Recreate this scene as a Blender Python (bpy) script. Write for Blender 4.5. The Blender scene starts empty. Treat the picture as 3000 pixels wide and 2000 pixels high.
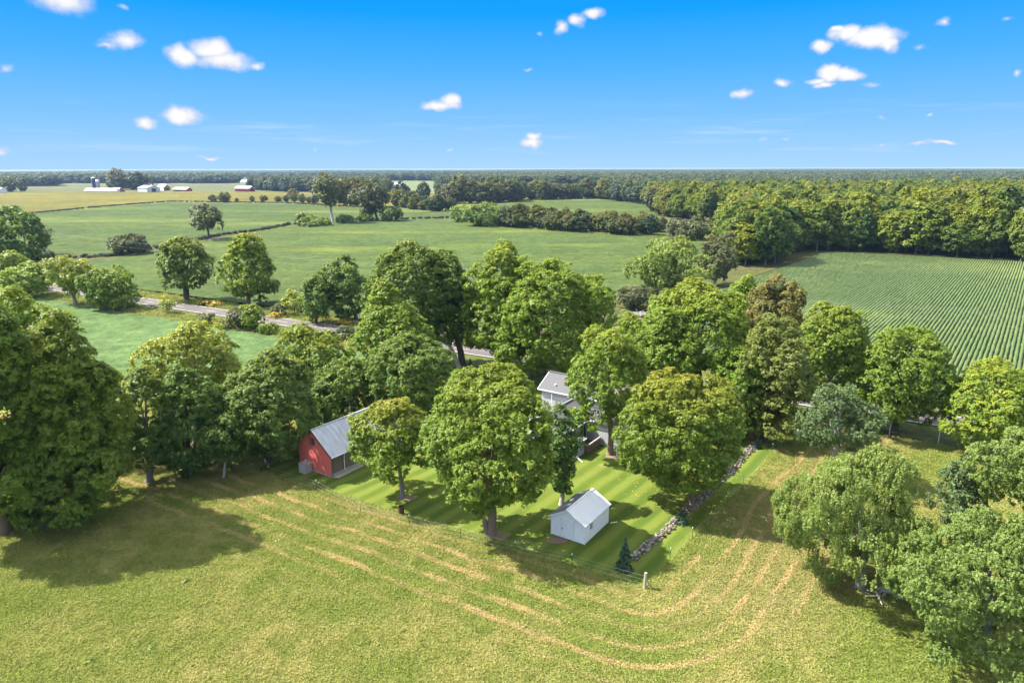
import bpy, math, random
import numpy as np
from mathutils import Vector, Matrix

random.seed(7)
C = bpy.context.scene.collection
SC = bpy.context.scene

# ------------------------------------------------------------------ camera, sky, sun, exposure
CAM_H = 33.0
FPX = 2000.0                                   # focal length in the 3000 px wide photograph
PITCH = math.atan((1000 - 494) / FPX)
ROLL = math.radians(0.15)
SUN_ELEV = math.radians(50)
SUN_DIR_XY = (-0.975, 0.22)                    # towards the sun
EXPOSURE = 1.75
SKY_STRENGTH = 0.15
SUN_STRENGTH = 4.2

cam_d = bpy.data.cameras.new('camera'); cam = bpy.data.objects.new('camera', cam_d); C.objects.link(cam)
cam_d.sensor_width = 36; cam_d.lens = 24; cam_d.clip_start = 0.5; cam_d.clip_end = 150000
cam.matrix_world = Matrix.Translation((0, 0, CAM_H)) @ Matrix.Rotation(math.radians(90) - PITCH, 4, 'X') @ Matrix.Rotation(-ROLL, 4, 'Z')
SC.camera = cam
SC.view_settings.view_transform = 'Standard'; SC.view_settings.look = 'None'
SC.view_settings.gamma = 1; SC.view_settings.use_curve_mapping = False
SC.view_settings.exposure = EXPOSURE
SC.render.engine = 'CYCLES'
SC.cycles.max_bounces = 6; SC.cycles.transmission_bounces = 4; SC.cycles.diffuse_bounces = 3
SC.cycles.glossy_bounces = 2; SC.cycles.transparent_max_bounces = 8; SC.cycles.volume_bounces = 0
SC.cycles.use_denoising = True
SC.cycles.sample_clamp_indirect = 6

def ray(x, y):
    a = x - 1500; b = 1000 - y
    c, s = math.cos(ROLL), math.sin(ROLL)
    u = (a * c + b * s) / FPX; v = (-a * s + b * c) / FPX
    return (u, math.cos(PITCH) + v * math.sin(PITCH), -math.sin(PITCH) + v * math.cos(PITCH))

def G(x, y, z=0.0):
    """ground point seen at photograph pixel (x, y)"""
    d = ray(x, y); t = (z - CAM_H) / d[2]
    return (d[0] * t, d[1] * t)

def up(Y, x, y):
    """x and height of the point at depth Y seen at pixel (x, y)"""
    d = ray(x, y); t = Y / d[1]
    return (d[0] * t, CAM_H + d[2] * t)

def topx(P):
    """photograph pixels of an array of world points (N, 3)"""
    P = np.asarray(P, float); x = P[:, 0]; y = P[:, 1]; z = P[:, 2] - CAM_H
    cp, sp = math.cos(PITCH), math.sin(PITCH)
    f = y * cp - z * sp; v = (y * sp + z * cp) / f; u = x / f
    c, s = math.cos(ROLL), math.sin(ROLL)
    a = (u * c - v * s) * FPX; b = (u * s + v * c) * FPX
    return a + 1500, 1000 - b

# the property's own frame: a runs along the road, b away from the camera, origin at the corner post
O = (10.7, 48.7); E1 = (0.8686, -0.4955); E2 = (0.61, 0.7924)
def W(a, b): return (O[0] + a * E1[0] + b * E2[0], O[1] + a * E1[1] + b * E2[1])
ANG = math.atan2(E2[1], E2[0]) - math.pi / 2     # turns +Y onto E2

# ---- node helper
class NT:
    def __init__(s, nt): s.nt = nt; s.n = nt.nodes; s.l = nt.links
    def new(s, t, inp=None, **kw):
        n = s.n.new(t)
        for k, v in kw.items(): setattr(n, k, v)
        if inp:
            for k, v in inp.items():
                sock = n.inputs[k]
                if isinstance(v, bpy.types.NodeSocket): s.l.new(v, sock)
                else: sock.default_value = v
        return n
    def math(s, op, a, b=0.0, c=0.0, clamp=False):
        n = s.new('ShaderNodeMath', {0: a, 1: b, 2: c}, operation=op); n.use_clamp = clamp; return n.outputs[0]
    def vec(s, op, a, b=(0, 0, 0), c=None):
        d = {0: a, 1: b}
        if c is not None: d[2] = c
        return s.new('ShaderNodeVectorMath', d, operation=op)
    def mix(s, f, a, b, mode='MIX'):
        n = s.n.new('ShaderNodeMix'); n.data_type = 'RGBA'; n.blend_type = mode
        for k, v in ((0, f), (6, a), (7, b)):
            if isinstance(v, bpy.types.NodeSocket): s.l.new(v, n.inputs[k])
            else: n.inputs[k].default_value = (*v, 1) if (k > 0 and len(v) == 3) else v
        return n.outputs[2]
    def noise(s, vec, scale, detail=3.0, rough=0.55, dist=0.0):
        n = s.new('ShaderNodeTexNoise', {'Scale': scale, 'Detail': detail, 'Roughness': rough, 'Distortion': dist})
        if vec is not None: s.l.new(vec, n.inputs['Vector'])
        return n.outputs['Fac']
    def ramp(s, f, stops):
        n = s.new('ShaderNodeValToRGB', {0: f}); e = n.color_ramp.elements
        while len(e) > 1: e.remove(e[-1])
        e[0].position = stops[0][0]; e[0].color = (*stops[0][1], 1)
        for p, c in stops[1:]:
            q = e.new(p); q.color = (*c, 1)
        return n.outputs[0]
    def fit(s, f, a, b, c=0.0, d=1.0, smooth=True):
        n = s.new('ShaderNodeMapRange', {0: f, 1: a, 2: b, 3: c, 4: d})
        if smooth: n.interpolation_type = 'SMOOTHSTEP'
        return n.outputs[0]

# ---- world
world = bpy.data.worlds.new('World'); SC.world = world; world.use_nodes = True
w = NT(world.node_tree); w.n.clear()
sky = w.new('ShaderNodeTexSky', sky_type='NISHITA', sun_disc=False)
sky.sun_elevation = SUN_ELEV; sky.sun_rotation = math.atan2(SUN_DIR_XY[0], SUN_DIR_XY[1])
sky.altitude = 200; sky.air_density = 1.0; sky.dust_density = 0.4; sky.ozone_density = 3.0
hs = w.new('ShaderNodeHueSaturation', {'Saturation': 0.30, 'Value': 1.15, 'Color': sky.outputs[0]})
tc = w.new('ShaderNodeTexCoord')
sx = w.new('ShaderNodeSeparateXYZ', {0: tc.outputs['Generated']})
az = w.math('ARCTAN2', sx.outputs[0], sx.outputs[1]); el = w.math('ARCSINE', sx.outputs[2])
base = w.new('ShaderNodeCombineXYZ', {0: az, 1: el})
nz = w.new('ShaderNodeTexNoise', {'Vector': base.outputs[0], 'Scale': 24.0, 'Detail': 4.0, 'Roughness': 0.5})
off = w.vec('SUBTRACT', nz.outputs['Color'], (0.5, 0.5, 0.5))
warp = w.vec('MULTIPLY_ADD', off.outputs[0], (0.040, 0.022, 0.0), base.outputs[0])
CLOUDS = [(185, 2, 98, 36, .80), (365, 122, 66, 24, .75), (310, 132, 30, 10, .5), (545, 165, 46, 31, .95), (625, 142, 62, 28, 1.0), (655, 178, 90, 28, .8), (752, 188, 30, 14, .6),
    (12, 198, 22, 12, .4), (418, 352, 33, 19, .9), (540, 340, 60, 24, 1.0), (1290, 307, 66, 20, .85), (1318, 292, 32, 20, .9), (1560, 420, 42, 15, .9), (1565, 404, 22, 16, .9),
    (1650, 80, 26, 20, .65), (1690, 56, 34, 18, .75), (1745, 38, 40, 15, .8), (2480, 98, 42, 24, 1.1), (2560, 108, 82, 32, 1.25), (2612, 128, 30, 20, 1.0), (2455, 84, 16, 12, .8),
    (2412, 137, 34, 19, 1.0), (2425, 212, 46, 25, 1.25), (2475, 218, 46, 20, 1.2), (2380, 236, 34, 11, .8), (2402, 247, 32, 11, .9), (2175, 279, 29, 16, .7), (2290, 240, 34, 11, .7),
    (2760, 62, 28, 12, .6), (2705, 144, 15, 10, .35), (2750, 333, 12, 7, .55), (2755, 419, 42, 7, .7), (2700, 424, 20, 7, .5), (1320, 440, 11, 8, .45), (615, 459, 42, 8, .6),
    (12, 437, 30, 14, .5), (1545, 203, 16, 5, .35), (1585, 98, 14, 9, .35), (360, 20, 13, 10, .4), (2240, 412, 22, 8, .4), (2300, 404, 16, 7, .4), (2540, 248, 34, 9, .4),
    (2580, 345, 14, 9, .3), (922, 443, 12, 7, .35), (2950, 60, 24, 8, .4), (2998, 212, 10, 12, .5), (2578, 431, 12, 6, .5)]
low = w.new('ShaderNodeValToRGB', {0: w.math('MULTIPLY', el, 4.0)}); e_ = low.color_ramp.elements      # measured colours of the clear sky above the horizon
e_[0].position = 0.0; e_[0].color = (0.86, 1.40, 2.04, 1); e_[1].position = 1.0; e_[1].color = (0.012, 0.68, 2.15, 1)
for p_, c_ in ((0.10, (0.70, 1.31, 2.04)), (0.29, (0.42, 1.12, 2.08)), (0.53, (0.17, 0.93, 2.10)), (0.80, (0.02, 0.74, 2.12))):
    q_ = e_.new(p_); q_.color = (*c_, 1)
clear = w.mix(w.fit(el, 0.24, 0.55), low.outputs[0], hs.outputs[0])
acc = None
for (cx, cy, hw, hh, amp) in CLOUDS:
    d = Vector(ray(cx, cy)).normalized(); a0 = math.atan2(d.x, d.y); e0 = math.asin(d.z)
    k = math.cos(math.radians((cx - 1500) / 3000 * 60)) ** 2
    ra = 1.08 * hw / FPX * (0.55 + 0.45 * k); re = 1.10 * hh / FPX
    q = w.vec('MULTIPLY_ADD', warp.outputs[0], (1 / ra, 1 / re, 0), (-a0 / ra, -e0 / re, 0))
    ln = w.new('ShaderNodeVectorMath', {0: q.outputs[0]}, operation='LENGTH').outputs['Value']
    v = w.math('MULTIPLY_ADD', ln, -amp, amp)
    acc = v if acc is None else w.math('SMOOTH_MAX', acc, v, 0.22)
fine = w.noise(base.outputs[0], 70.0, 4.0, 0.6)
dens = w.math('MULTIPLY_ADD', w.math('SUBTRACT', fine, 0.5), 0.42, acc)
cm = w.fit(dens, 0.05, 0.58)
shade = w.fit(dens, 0.22, 0.95)
# thin streaks low over the horizon
sc2 = w.vec('MULTIPLY', base.outputs[0], (3.0, 42.0, 0)); st = w.noise(sc2.outputs[0], 1.6, 5.0, 0.6)
lowm = w.math('MULTIPLY', w.fit(el, 0.01, 0.03), w.math('SUBTRACT', 1.0, w.fit(el, 0.045, 0.10)))
skyc = w.mix(w.math('MULTIPLY', w.math('MULTIPLY', w.fit(st, 0.50, 0.72), lowm), 0.35), clear, (1.4, 1.68, 2.08))
cloudc = w.mix(shade, (1.42, 1.50, 1.80), (2.15, 2.15, 2.15))
fin = w.mix(cm, skyc, cloudc)
bg = w.new('ShaderNodeBackground', {'Color': fin, 'Strength': SKY_STRENGTH})
w.l.new(bg.outputs[0], w.new('ShaderNodeOutputWorld').inputs[0])

sd = bpy.data.lights.new('sun', 'SUN'); sd.energy = SUN_STRENGTH; sd.angle = math.radians(0.6); sd.color = (1.0, 0.95, 0.86)
sun = bpy.data.objects.new('sun', sd); C.objects.link(sun)
sv = Vector((SUN_DIR_XY[0] * math.cos(SUN_ELEV), SUN_DIR_XY[1] * math.cos(SUN_ELEV), math.sin(SUN_ELEV)))
sun.rotation_euler = sv.to_track_quat('Z', 'Y').to_euler(); sun.location = (0, 0, 100)

# ------------------------------------------------------------------ helpers
def tag(o, label=None, cat=None, group=None, kind=None):
    if label: o['label'] = label
    if cat: o['category'] = cat
    if group: o['group'] = group
    if kind: o['kind'] = kind
    return o

def empty(name, loc=(0, 0, 0), rz=0.0):
    o = bpy.data.objects.new(name, None); o.empty_display_size = 0.5; C.objects.link(o)
    o.location = loc; o.rotation_euler = (0, 0, rz); return o

def link(name, me, parent=None, loc=None, rz=None, scale=None):
    o = bpy.data.objects.new(name, me); C.objects.link(o)
    if parent: o.parent = parent
    if loc is not None: o.location = loc
    if rz is not None: o.rotation_euler = (0, 0, rz)
    if scale is not None: o.scale = scale
    return o

class MB:
    """collects shapes for ONE mesh"""
    def __init__(s): s.v = []; s.f = []; s.m = []
    def add(s, vs, fs, m=0):
        k = len(s.v); s.v += [tuple(p) for p in vs]; s.f += [[i + k for i in f] for f in fs]; s.m += [m] * len(fs)
    def box(s, x0, x1, y0, y1, z0, z1, m=0):
        s.add([(x0, y0, z0), (x1, y0, z0), (x1, y1, z0), (x0, y1, z0), (x0, y0, z1), (x1, y0, z1), (x1, y1, z1), (x0, y1, z1)],
              [(0, 3, 2, 1), (4, 5, 6, 7), (0, 1, 5, 4), (1, 2, 6, 5), (2, 3, 7, 6), (3, 0, 4, 7)], m)
    def slab(s, p, t, m=0):
        """quad p (4 points, seen from above) with thickness t downward along its normal"""
        P = [Vector(q) for q in p]; n = (P[1] - P[0]).cross(P[3] - P[0]).normalized()
        Q = [q - n * t for q in P]
        s.add(P + Q, [(0, 1, 2, 3), (7, 6, 5, 4), (0, 4, 5, 1), (1, 5, 6, 2), (2, 6, 7, 3), (3, 7, 4, 0)], m)
    def bar(s, a, b, w_, h_=None, m=0):
        a = Vector(a); b = Vector(b); h_ = h_ or w_; d = (b - a).normalized()
        sd_ = d.cross(Vector((0, 0, 1)));
        sd_ = Vector((1, 0, 0)) if sd_.length < 1e-4 else sd_.normalized()
        u = sd_.cross(d).normalized(); vs = []
        for p in (a, b):
            for i, j in ((-1, -1), (1, -1), (1, 1), (-1, 1)): vs.append(p + sd_ * (i * w_ / 2) + u * (j * h_ / 2))
        s.add(vs, [(0, 1, 2, 3), (7, 6, 5, 4), (0, 4, 5, 1), (1, 5, 6, 2), (2, 6, 7, 3), (3, 7, 4, 0)], m)
    def tube(s, pts, rad, n=6, m=0, cap=True):
        pts = [Vector(p) for p in pts]; k = len(s.v); rings = []
        for i, p in enumerate(pts):
            d = (pts[min(i + 1, len(pts) - 1)] - pts[max(i - 1, 0)]).normalized()
            x = d.cross(Vector((0.13, 0.97, 0.2))).normalized(); y = d.cross(x)
            r = rad[i] if isinstance(rad, (list, tuple)) else rad
            rings.append([p + x * (r * math.cos(2 * math.pi * j / n)) + y * (r * math.sin(2 * math.pi * j / n)) for j in range(n)])
        vs = [q for r_ in rings for q in r_]; fs = []
        for i in range(len(pts) - 1):
            for j in range(n):
                fs.append((i * n + j, i * n + (j + 1) % n, (i + 1) * n + (j + 1) % n, (i + 1) * n + j))
        if cap: fs += [tuple(range(n - 1, -1, -1)), tuple((len(pts) - 1) * n + j for j in range(n))]
        s.add(vs, fs, m)
    def lathe(s, prof, n=16, c=(0, 0), m=0):
        vs = [(c[0] + r * math.cos(2 * math.pi * j / n), c[1] + r * math.sin(2 * math.pi * j / n), z) for r, z in prof for j in range(n)]
        fs = [(i * n + j, i * n + (j + 1) % n, (i + 1) * n + (j + 1) % n, (i + 1) * n + j) for i in range(len(prof) - 1) for j in range(n)]
        s.add(vs, fs, m)
    def mesh(s, name, mats, smooth=False):
        me = bpy.data.meshes.new(name); me.from_pydata(s.v, [], s.f)
        for mt in (mats if isinstance(mats, (list, tuple)) else [mats]): me.materials.append(mt)
        me.polygons.foreach_set('material_index', s.m)
        if smooth: me.polygons.foreach_set('use_smooth', [True] * len(s.f))
        me.update(); return me
    def build(s, name, mats, parent=None, smooth=False, **kw):
        return link(name, s.mesh(name, mats, smooth), parent, **kw)

def quadmesh(name, V, mats, attrs=None, F=None, mi=None, smooth=False):
    """numpy mesh; V (N,3); F (M,4) quads, or consecutive triangles (leaves)"""
    me = bpy.data.meshes.new(name); V = np.asarray(V, np.float32)
    if F is None: F = np.arange(len(V)).reshape(-1, 3)
    F = np.asarray(F, np.int32)
    me.vertices.add(len(V)); me.vertices.foreach_set('co', V.ravel())
    me.loops.add(F.size); me.loops.foreach_set('vertex_index', F.ravel())
    me.polygons.add(len(F)); me.polygons.foreach_set('loop_start', np.arange(0, F.size, F.shape[1], dtype=np.int32))
    me.polygons.foreach_set('loop_total', np.full(len(F), F.shape[1], dtype=np.int32))
    for mt in (mats if isinstance(mats, (list, tuple)) else [mats]): me.materials.append(mt)
    if mi is not None: me.polygons.foreach_set('material_index', np.asarray(mi, np.int32))
    if smooth: me.polygons.foreach_set('use_smooth', np.ones(len(F), bool))
    for k, a in (attrs or {}).items():
        at = me.attributes.new(k, 'FLOAT', 'POINT'); at.data.foreach_set('value', np.asarray(a, np.float32))
    me.update(calc_edges=True); return me

# ------------------------------------------------------------------ materials
def new_mat(name):
    m = bpy.data.materials.new(name); m.use_nodes = True; t = NT(m.node_tree); t.n.clear()
    t.out = t.new('ShaderNodeOutputMaterial'); return m, t
def finish(t, col, rough=0.8, spec=0.3, metal=0.0, bump=None, bstr=0.4, bdist=0.05):
    p = t.new('ShaderNodeBsdfPrincipled', {'Roughness': rough, 'Specular IOR Level': spec, 'Metallic': metal})
    if isinstance(col, bpy.types.NodeSocket): t.l.new(col, p.inputs['Base Color'])
    else: p.inputs['Base Color'].default_value = (*col, 1)
    if bump is not None:
        b = t.new('ShaderNodeBump', {'Strength': bstr, 'Distance': bdist, 'Height': bump}); t.l.new(b.outputs[0], p.inputs['Normal'])
    t.l.new(p.outputs[0], t.out.inputs[0]); return p
def pos(t): return t.new('ShaderNodeNewGeometry').outputs['Position']
def obj_co(t): return t.new('ShaderNodeTexCoord').outputs['Object']

def plain(name, col, rough=0.7, spec=0.3, metal=0.0, var=0.18, scale=3.0, bump=0.0):
    m, t = new_mat(name); c = obj_co(t); n = t.noise(c, scale, 5, 0.65)
    k = t.mix(n, tuple(x * (1 - var) for x in col), tuple(min(1, x * (1 + var)) for x in col))
    finish(t, k, rough, spec, metal, n if bump else None, bump); return m

def ab_nodes(t, P):
    q = t.vec('SUBTRACT', P, (O[0], O[1], 0)).outputs[0]
    det = E1[0] * E2[1] - E2[0] * E1[1]
    a = t.vec('DOT_PRODUCT', q, (E2[1] / det, -E2[0] / det, 0)).outputs['Value']
    b = t.vec('DOT_PRODUCT', q, (-E1[1] / det, E1[0] / det, 0)).outputs['Value']
    return a, b

def hay_color(t, P):
    """mown hay: olive and straw mottling, pale swaths that follow the edge of the yard round its corner"""
    a, b = ab_nodes(t, P)
    ap = t.math('MAXIMUM', a, 0.0); bn = t.math('MAXIMUM', t.math('MULTIPLY', b, -1.0), 0.0)
    d = t.math('SQRT', t.math('ADD', t.math('MULTIPLY', ap, ap), t.math('MULTIPLY', bn, bn)))
    along = t.math('ADD', t.math('MINIMUM', a, 0.0), t.math('MAXIMUM', b, 0.0))
    v = t.new('ShaderNodeCombineXYZ', {0: t.math('MULTIPLY', along, 0.30), 1: t.math('MULTIPLY', d, 1.25), 2: 0.0}).outputs[0]
    n1 = t.noise(P, 0.09, 4, 0.6); n2 = t.noise(P, 0.9, 5, 0.7); n3 = t.noise(P, 5.0, 4, 0.75)
    vs = t.vec('MULTIPLY', P, (1.0, 1.0, 1.0)).outputs[0]
    base = t.mix(t.fit(n1, 0.36, 0.64), (0.225, 0.290, 0.055), (0.460, 0.400, 0.145))
    base = t.mix(t.fit(t.noise(P, 0.42, 5, 0.75, 0.5), 0.42, 0.62, 0, 0.75), base, (0.185, 0.240, 0.042))
    base = t.mix(t.fit(n3, 0.52, 0.80, 0, 0.75), base, (0.50, 0.46, 0.18))
    base = t.mix(t.fit(t.noise(P, 0.35, 4, 0.7), 0.60, 0.74, 0, 0.7), base, (0.27, 0.21, 0.085))
    sw = t.noise(v, 1.0, 5, 0.72, 0.15)
    n5 = t.noise(P, 0.05, 2, 0.5); wob = t.math('MULTIPLY_ADD', n1, 1.6, t.math('MULTIPLY', n5, 5.0))
    ring = t.math('SINE', t.math('MULTIPLY', t.math('ADD', d, wob), 3.15))
    gate = t.fit(t.noise(t.vec('MULTIPLY', v, (0.9, 0.45, 1)).outputs[0], 0.7, 3, 0.6), 0.40, 0.60, 0.15, 1.0)
    lines = t.math('MULTIPLY', t.fit(t.math('MULTIPLY_ADD', sw, 0.9, ring), 0.82, 1.30), gate)
    tuf = t.noise(t.vec('MULTIPLY', P, (1.0, 1.6, 1)).outputs[0], 2.1, 5, 0.78, 0.6)
    base = t.mix(t.fit(tuf, 0.50, 0.37, 0, 0.60), base, (0.105, 0.155, 0.030))
    trk = t.math('MULTIPLY', t.math('MULTIPLY', t.fit(a, 1.5, 5.0), t.math('SUBTRACT', 1.0, t.fit(a, 9.0, 16.0))), t.fit(b, -6.0, 3.0))
    base = t.mix(t.math('MULTIPLY', trk, t.fit(n2, 0.3, 0.7, 0.25, 0.8)), base, (0.40, 0.33, 0.15))
    near = t.math('MULTIPLY', t.fit(d, 0.6, 2.0), t.math('SUBTRACT', 1.0, t.fit(d, 8.0, 14.5)))
    swm = t.math('MULTIPLY', t.math('MULTIPLY', lines, t.fit(n3, 0.30, 0.55, 0.35, 1.0)), near)
    base = t.mix(swm, base, (0.68, 0.47, 0.25))
    return base, n2, n3

def mat_hay(name='hay'):
    m, t = new_mat(name); P = pos(t); col, n2, n3 = hay_color(t, P)
    finish(t, col, 0.95, 0.1, bump=t.math('ADD', n2, n3), bstr=0.9, bdist=0.18); return m
def mat_haytuft():
    m, t = new_mat('hay_blades'); P = pos(t); col, n2, n3 = hay_color(t, P)
    r = t.new('ShaderNodeObjectInfo').outputs['Random']
    col = t.mix(0.30, col, t.ramp(r, [(0, (0.11, 0.18, 0.03)), (0.35, (0.24, 0.29, 0.055)), (0.7, (0.38, 0.37, 0.10)), (1.0, (0.60, 0.52, 0.22))]))
    df = t.new('ShaderNodeBsdfDiffuse', {'Color': col}); tr = t.new('ShaderNodeBsdfTranslucent', {'Color': col})
    mx = t.new('ShaderNodeMixShader', {0: 0.3, 1: df.outputs[0], 2: tr.outputs[0]}); t.l.new(mx.outputs[0], t.out.inputs[0]); return m
def mat_lawn():
    m, t = new_mat('lawn'); P = pos(t); a, b = ab_nodes(t, P)
    n1 = t.noise(P, 0.12, 4, 0.6); n2 = t.noise(P, 0.7, 5, 0.7); n3 = t.noise(P, 6.0, 4, 0.75)
    s = t.math('SINE', t.math('MULTIPLY', t.math('MULTIPLY_ADD', n1, 1.2, a), 2 * math.pi / 2.1))
    s = t.fit(t.math('MULTIPLY_ADD', n2, 0.8, s), -0.5, 1.3)
    base = t.mix(s, (0.066, 0.104, 0.013), (0.120, 0.152, 0.025))
    base = t.mix(t.fit(n1, 0.44, 0.68, 0, 0.45), base, (0.125, 0.145, 0.020))
    base = t.mix(t.fit(n3, 0.5, 0.85, 0, 0.4), base, (0.16, 0.19, 0.05))
    base = t.mix(t.fit(t.noise(P, 0.28, 3, 0.6), 0.62, 0.80, 0, 0.8), base, (0.26, 0.235, 0.09))
    finish(t, base, 0.95, 0.1, bump=t.math('ADD', n2, t.math('MULTIPLY', n3, 0.7)), bstr=0.7, bdist=0.06); return m

def mat_field(name, c1, c2, c3, patch=0.03, fine=1.2, warmth=None, stretch=(1, 1), bump=0.5, wthr=(0.55, 0.72)):
    m, t = new_mat(name); P = pos(t)
    Q = t.vec('MULTIPLY', P, (stretch[0], stretch[1], 1)).outputs[0]
    n1 = t.noise(Q, patch, 4, 0.55, 0.4); n2 = t.noise(P, fine, 5, 0.75); n3 = t.noise(Q, patch * 6, 4, 0.65)
    col = t.mix(t.fit(n1, 0.35, 0.65), c1, c2)
    col = t.mix(t.fit(n3, 0.40, 0.75, 0, 0.5), col, c3)
    col = t.mix(t.fit(n2, 0.53, 0.36, 0, 0.70), col, tuple(x * 0.40 for x in c1))
    a_, b_ = ab_nodes(t, P); ln = t.math('SINE', t.math('MULTIPLY_ADD', a_, 1.35, t.math('MULTIPLY', n3, 4.0))); col = t.mix(t.fit(ln, -0.2, 1.0, 0, 0.22), col, tuple(x * 0.7 for x in c1))
    if warmth: col = t.mix(t.fit(t.noise(Q, patch * 0.7, 3, 0.5), *wthr), col, warmth)
    n4 = t.noise(P, 0.28, 5, 0.7); col = t.mix(t.fit(n4, 0.42, 0.62, 0, 0.30), col, c3); n6 = t.noise(t.vec('MULTIPLY', P, (1.0, 0.8, 1)).outputs[0], fine * 0.28, 7, 0.82); n7 = t.noise(P, patch * 2.6, 5, 0.7, 1.2); mul = t.math('MULTIPLY', t.fit(n6, 0.36, 0.64, 0.66, 1.26, False), t.fit(n7, 0.34, 0.66, 0.84, 1.14)); col = t.vec('SCALE', col).outputs[0]; col.node.inputs[3].default_value = 1; t.l.new(mul, col.node.inputs[3]); finish(t, col, 0.95, 0.1, bump=t.math('ADD', n2, n4), bstr=bump * 1.5, bdist=0.5); return m

M = {}
M['hay'] = mat_hay(); M['hay_blades'] = mat_haytuft(); M['lawn'] = mat_lawn()
M['ground'] = mat_field('farmland', (0.085, 0.115, 0.035), (0.17, 0.16, 0.05), (0.20, 0.20, 0.08), 0.004, 0.8)
M['field_green'] = mat_field('green_crop', (0.052, 0.086, 0.022), (0.072, 0.102, 0.023), (0.090, 0.118, 0.026), 0.018, 0.9, (0.155, 0.170, 0.024), (0.30, 1.0), wthr=(.54, .68))
M['field_near'] = mat_field('pale_green_crop', (0.078, 0.136, 0.044), (0.096, 0.154, 0.050), (0.112, 0.168, 0.052), 0.05, 1.3, (0.15, 0.22, 0.05), (0.6, 1.0))
M['field_far'] = mat_field('far_green_crop', (0.044, 0.074, 0.018), (0.062, 0.090, 0.018), (0.080, 0.105, 0.024), 0.012, 0.5, (0.12, 0.145, 0.03), (0.25, 1.0), wthr=(.5, .66))
M['field_gold'] = mat_field('ripening_crop', (0.135, 0.118, 0.016), (0.085, 0.090, 0.016), (0.155, 0.130, 0.020), 0.008, 0.4, (0.19, 0.18, 0.016), (0.3, 1.0))
M['field_grey'] = mat_field('tasselled_corn', (0.105, 0.112, 0.045), (0.13, 0.126, 0.06), (0.085, 0.10, 0.035), 0.006, 0.4, None, (0.3, 1.0))
M['field_pale'] = mat_field('pale_stubble', (0.12, 0.145, 0.06), (0.17, 0.17, 0.085), (0.145, 0.17, 0.07), 0.006, 0.4, None, (0.3, 1.0))
M['verge'] = mat_field('verge_grass', (0.095, 0.135, 0.022), (0.135, 0.16, 0.033), (0.17, 0.15, 0.055), 0.15, 2.5, (0.13, 0.10, 0.05))
M['rough_grass'] = mat_field('rough_grass', (0.085, 0.092, 0.026), (0.12, 0.105, 0.042), (0.06, 0.08, 0.02), 0.08, 1.8, (0.15, 0.11, 0.06))
M['soil'] = mat_field('crop_soil', (0.045, 0.075, 0.022), (0.085, 0.085, 0.035), (0.07, 0.075, 0.03), 0.05, 2.0)

def mat_rows():
    m, t = new_mat('row_crop_leaves'); P = pos(t)
    n1 = t.noise(P, 0.02, 3, 0.5); n2 = t.noise(P, 2.6, 5, 0.75); n3 = t.noise(P, 0.25, 4, 0.7)
    col = t.mix(t.fit(n2, 0.35, 0.68), (0.056, 0.092, 0.024), (0.120, 0.165, 0.052))
    col = t.mix(t.fit(n1, 0.50, 0.70, 0, 0.55), col, (0.17, 0.21, 0.065))
    col = t.mix(t.fit(n3, 0.55, 0.8, 0, 0.4), col, (0.15, 0.23, 0.08))
    finish(t, col, 0.8, 0.2, bump=n2, bstr=0.8, bdist=0.15); return m
M['rows'] = mat_rows()

LK = 1.36
def mat_leaf(name, dark, light, aut=(0.36, 0.27, 0.03), trans=0.42, rand=None, gloss=0.25):
    m, t = new_mat(name); dark = tuple(min(.8, x * LK) for x in dark); light = tuple(min(.8, x * LK) for x in light); aut = tuple(min(.8, x * 1.1) for x in aut)
    tone = t.new('ShaderNodeAttribute', attribute_name='tone').outputs['Fac']
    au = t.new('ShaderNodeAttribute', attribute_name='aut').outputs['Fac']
    col = t.mix(tone, dark, light); col = t.mix(au, col, aut)  # second mix: autumn tint together with painted sunlight on crown tops
    if rand:
        r = t.new('ShaderNodeObjectInfo').outputs['Random']
        col = t.mix(1.0, col, t.ramp(r, rand), 'MULTIPLY')
    p = t.new('ShaderNodeBsdfPrincipled', {'Base Color': col, 'Roughness': 0.5, 'Specular IOR Level': gloss})
    tr = t.new('ShaderNodeBsdfTranslucent', {'Color': t.mix(1.0, col, (1.35, 1.25, 0.6), 'MULTIPLY')})
    mx = t.new('ShaderNodeMixShader', {0: trans, 1: p.outputs[0], 2: tr.outputs[0]}); t.l.new(mx.outputs[0], t.out.inputs[0]); return m
L = {}
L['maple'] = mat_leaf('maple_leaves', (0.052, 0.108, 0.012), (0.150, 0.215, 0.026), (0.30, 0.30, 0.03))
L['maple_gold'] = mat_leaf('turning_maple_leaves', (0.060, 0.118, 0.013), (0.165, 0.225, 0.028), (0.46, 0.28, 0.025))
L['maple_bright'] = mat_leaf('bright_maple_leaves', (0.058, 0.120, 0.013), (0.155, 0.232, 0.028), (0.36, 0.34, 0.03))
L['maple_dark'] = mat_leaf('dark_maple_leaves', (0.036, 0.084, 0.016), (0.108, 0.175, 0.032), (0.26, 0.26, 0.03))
L['ash'] = mat_leaf('ash_leaves', (0.120, 0.165, 0.022), (0.235, 0.275, 0.040), (0.38, 0.34, 0.04), trans=0.35)
L['gold'] = mat_leaf('goldenrod_blossom', (0.14, 0.15, 0.03), (0.30, 0.26, 0.03), (0.36, 0.27, 0.02), trans=0.3)
L['willow'] = mat_leaf('willow_leaves', (0.090, 0.145, 0.030), (0.205, 0.270, 0.075), (0.34, 0.33, 0.09), trans=0.42)
L['blue'] = mat_leaf('bluish_leaves', (0.058, 0.100, 0.038), (0.150, 0.205, 0.085), (0.22, 0.26, 0.1))
L['brown'] = mat_leaf('bronze_leaves', (0.078, 0.080, 0.024), (0.175, 0.168, 0.048), (0.26, 0.19, 0.05))
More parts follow.
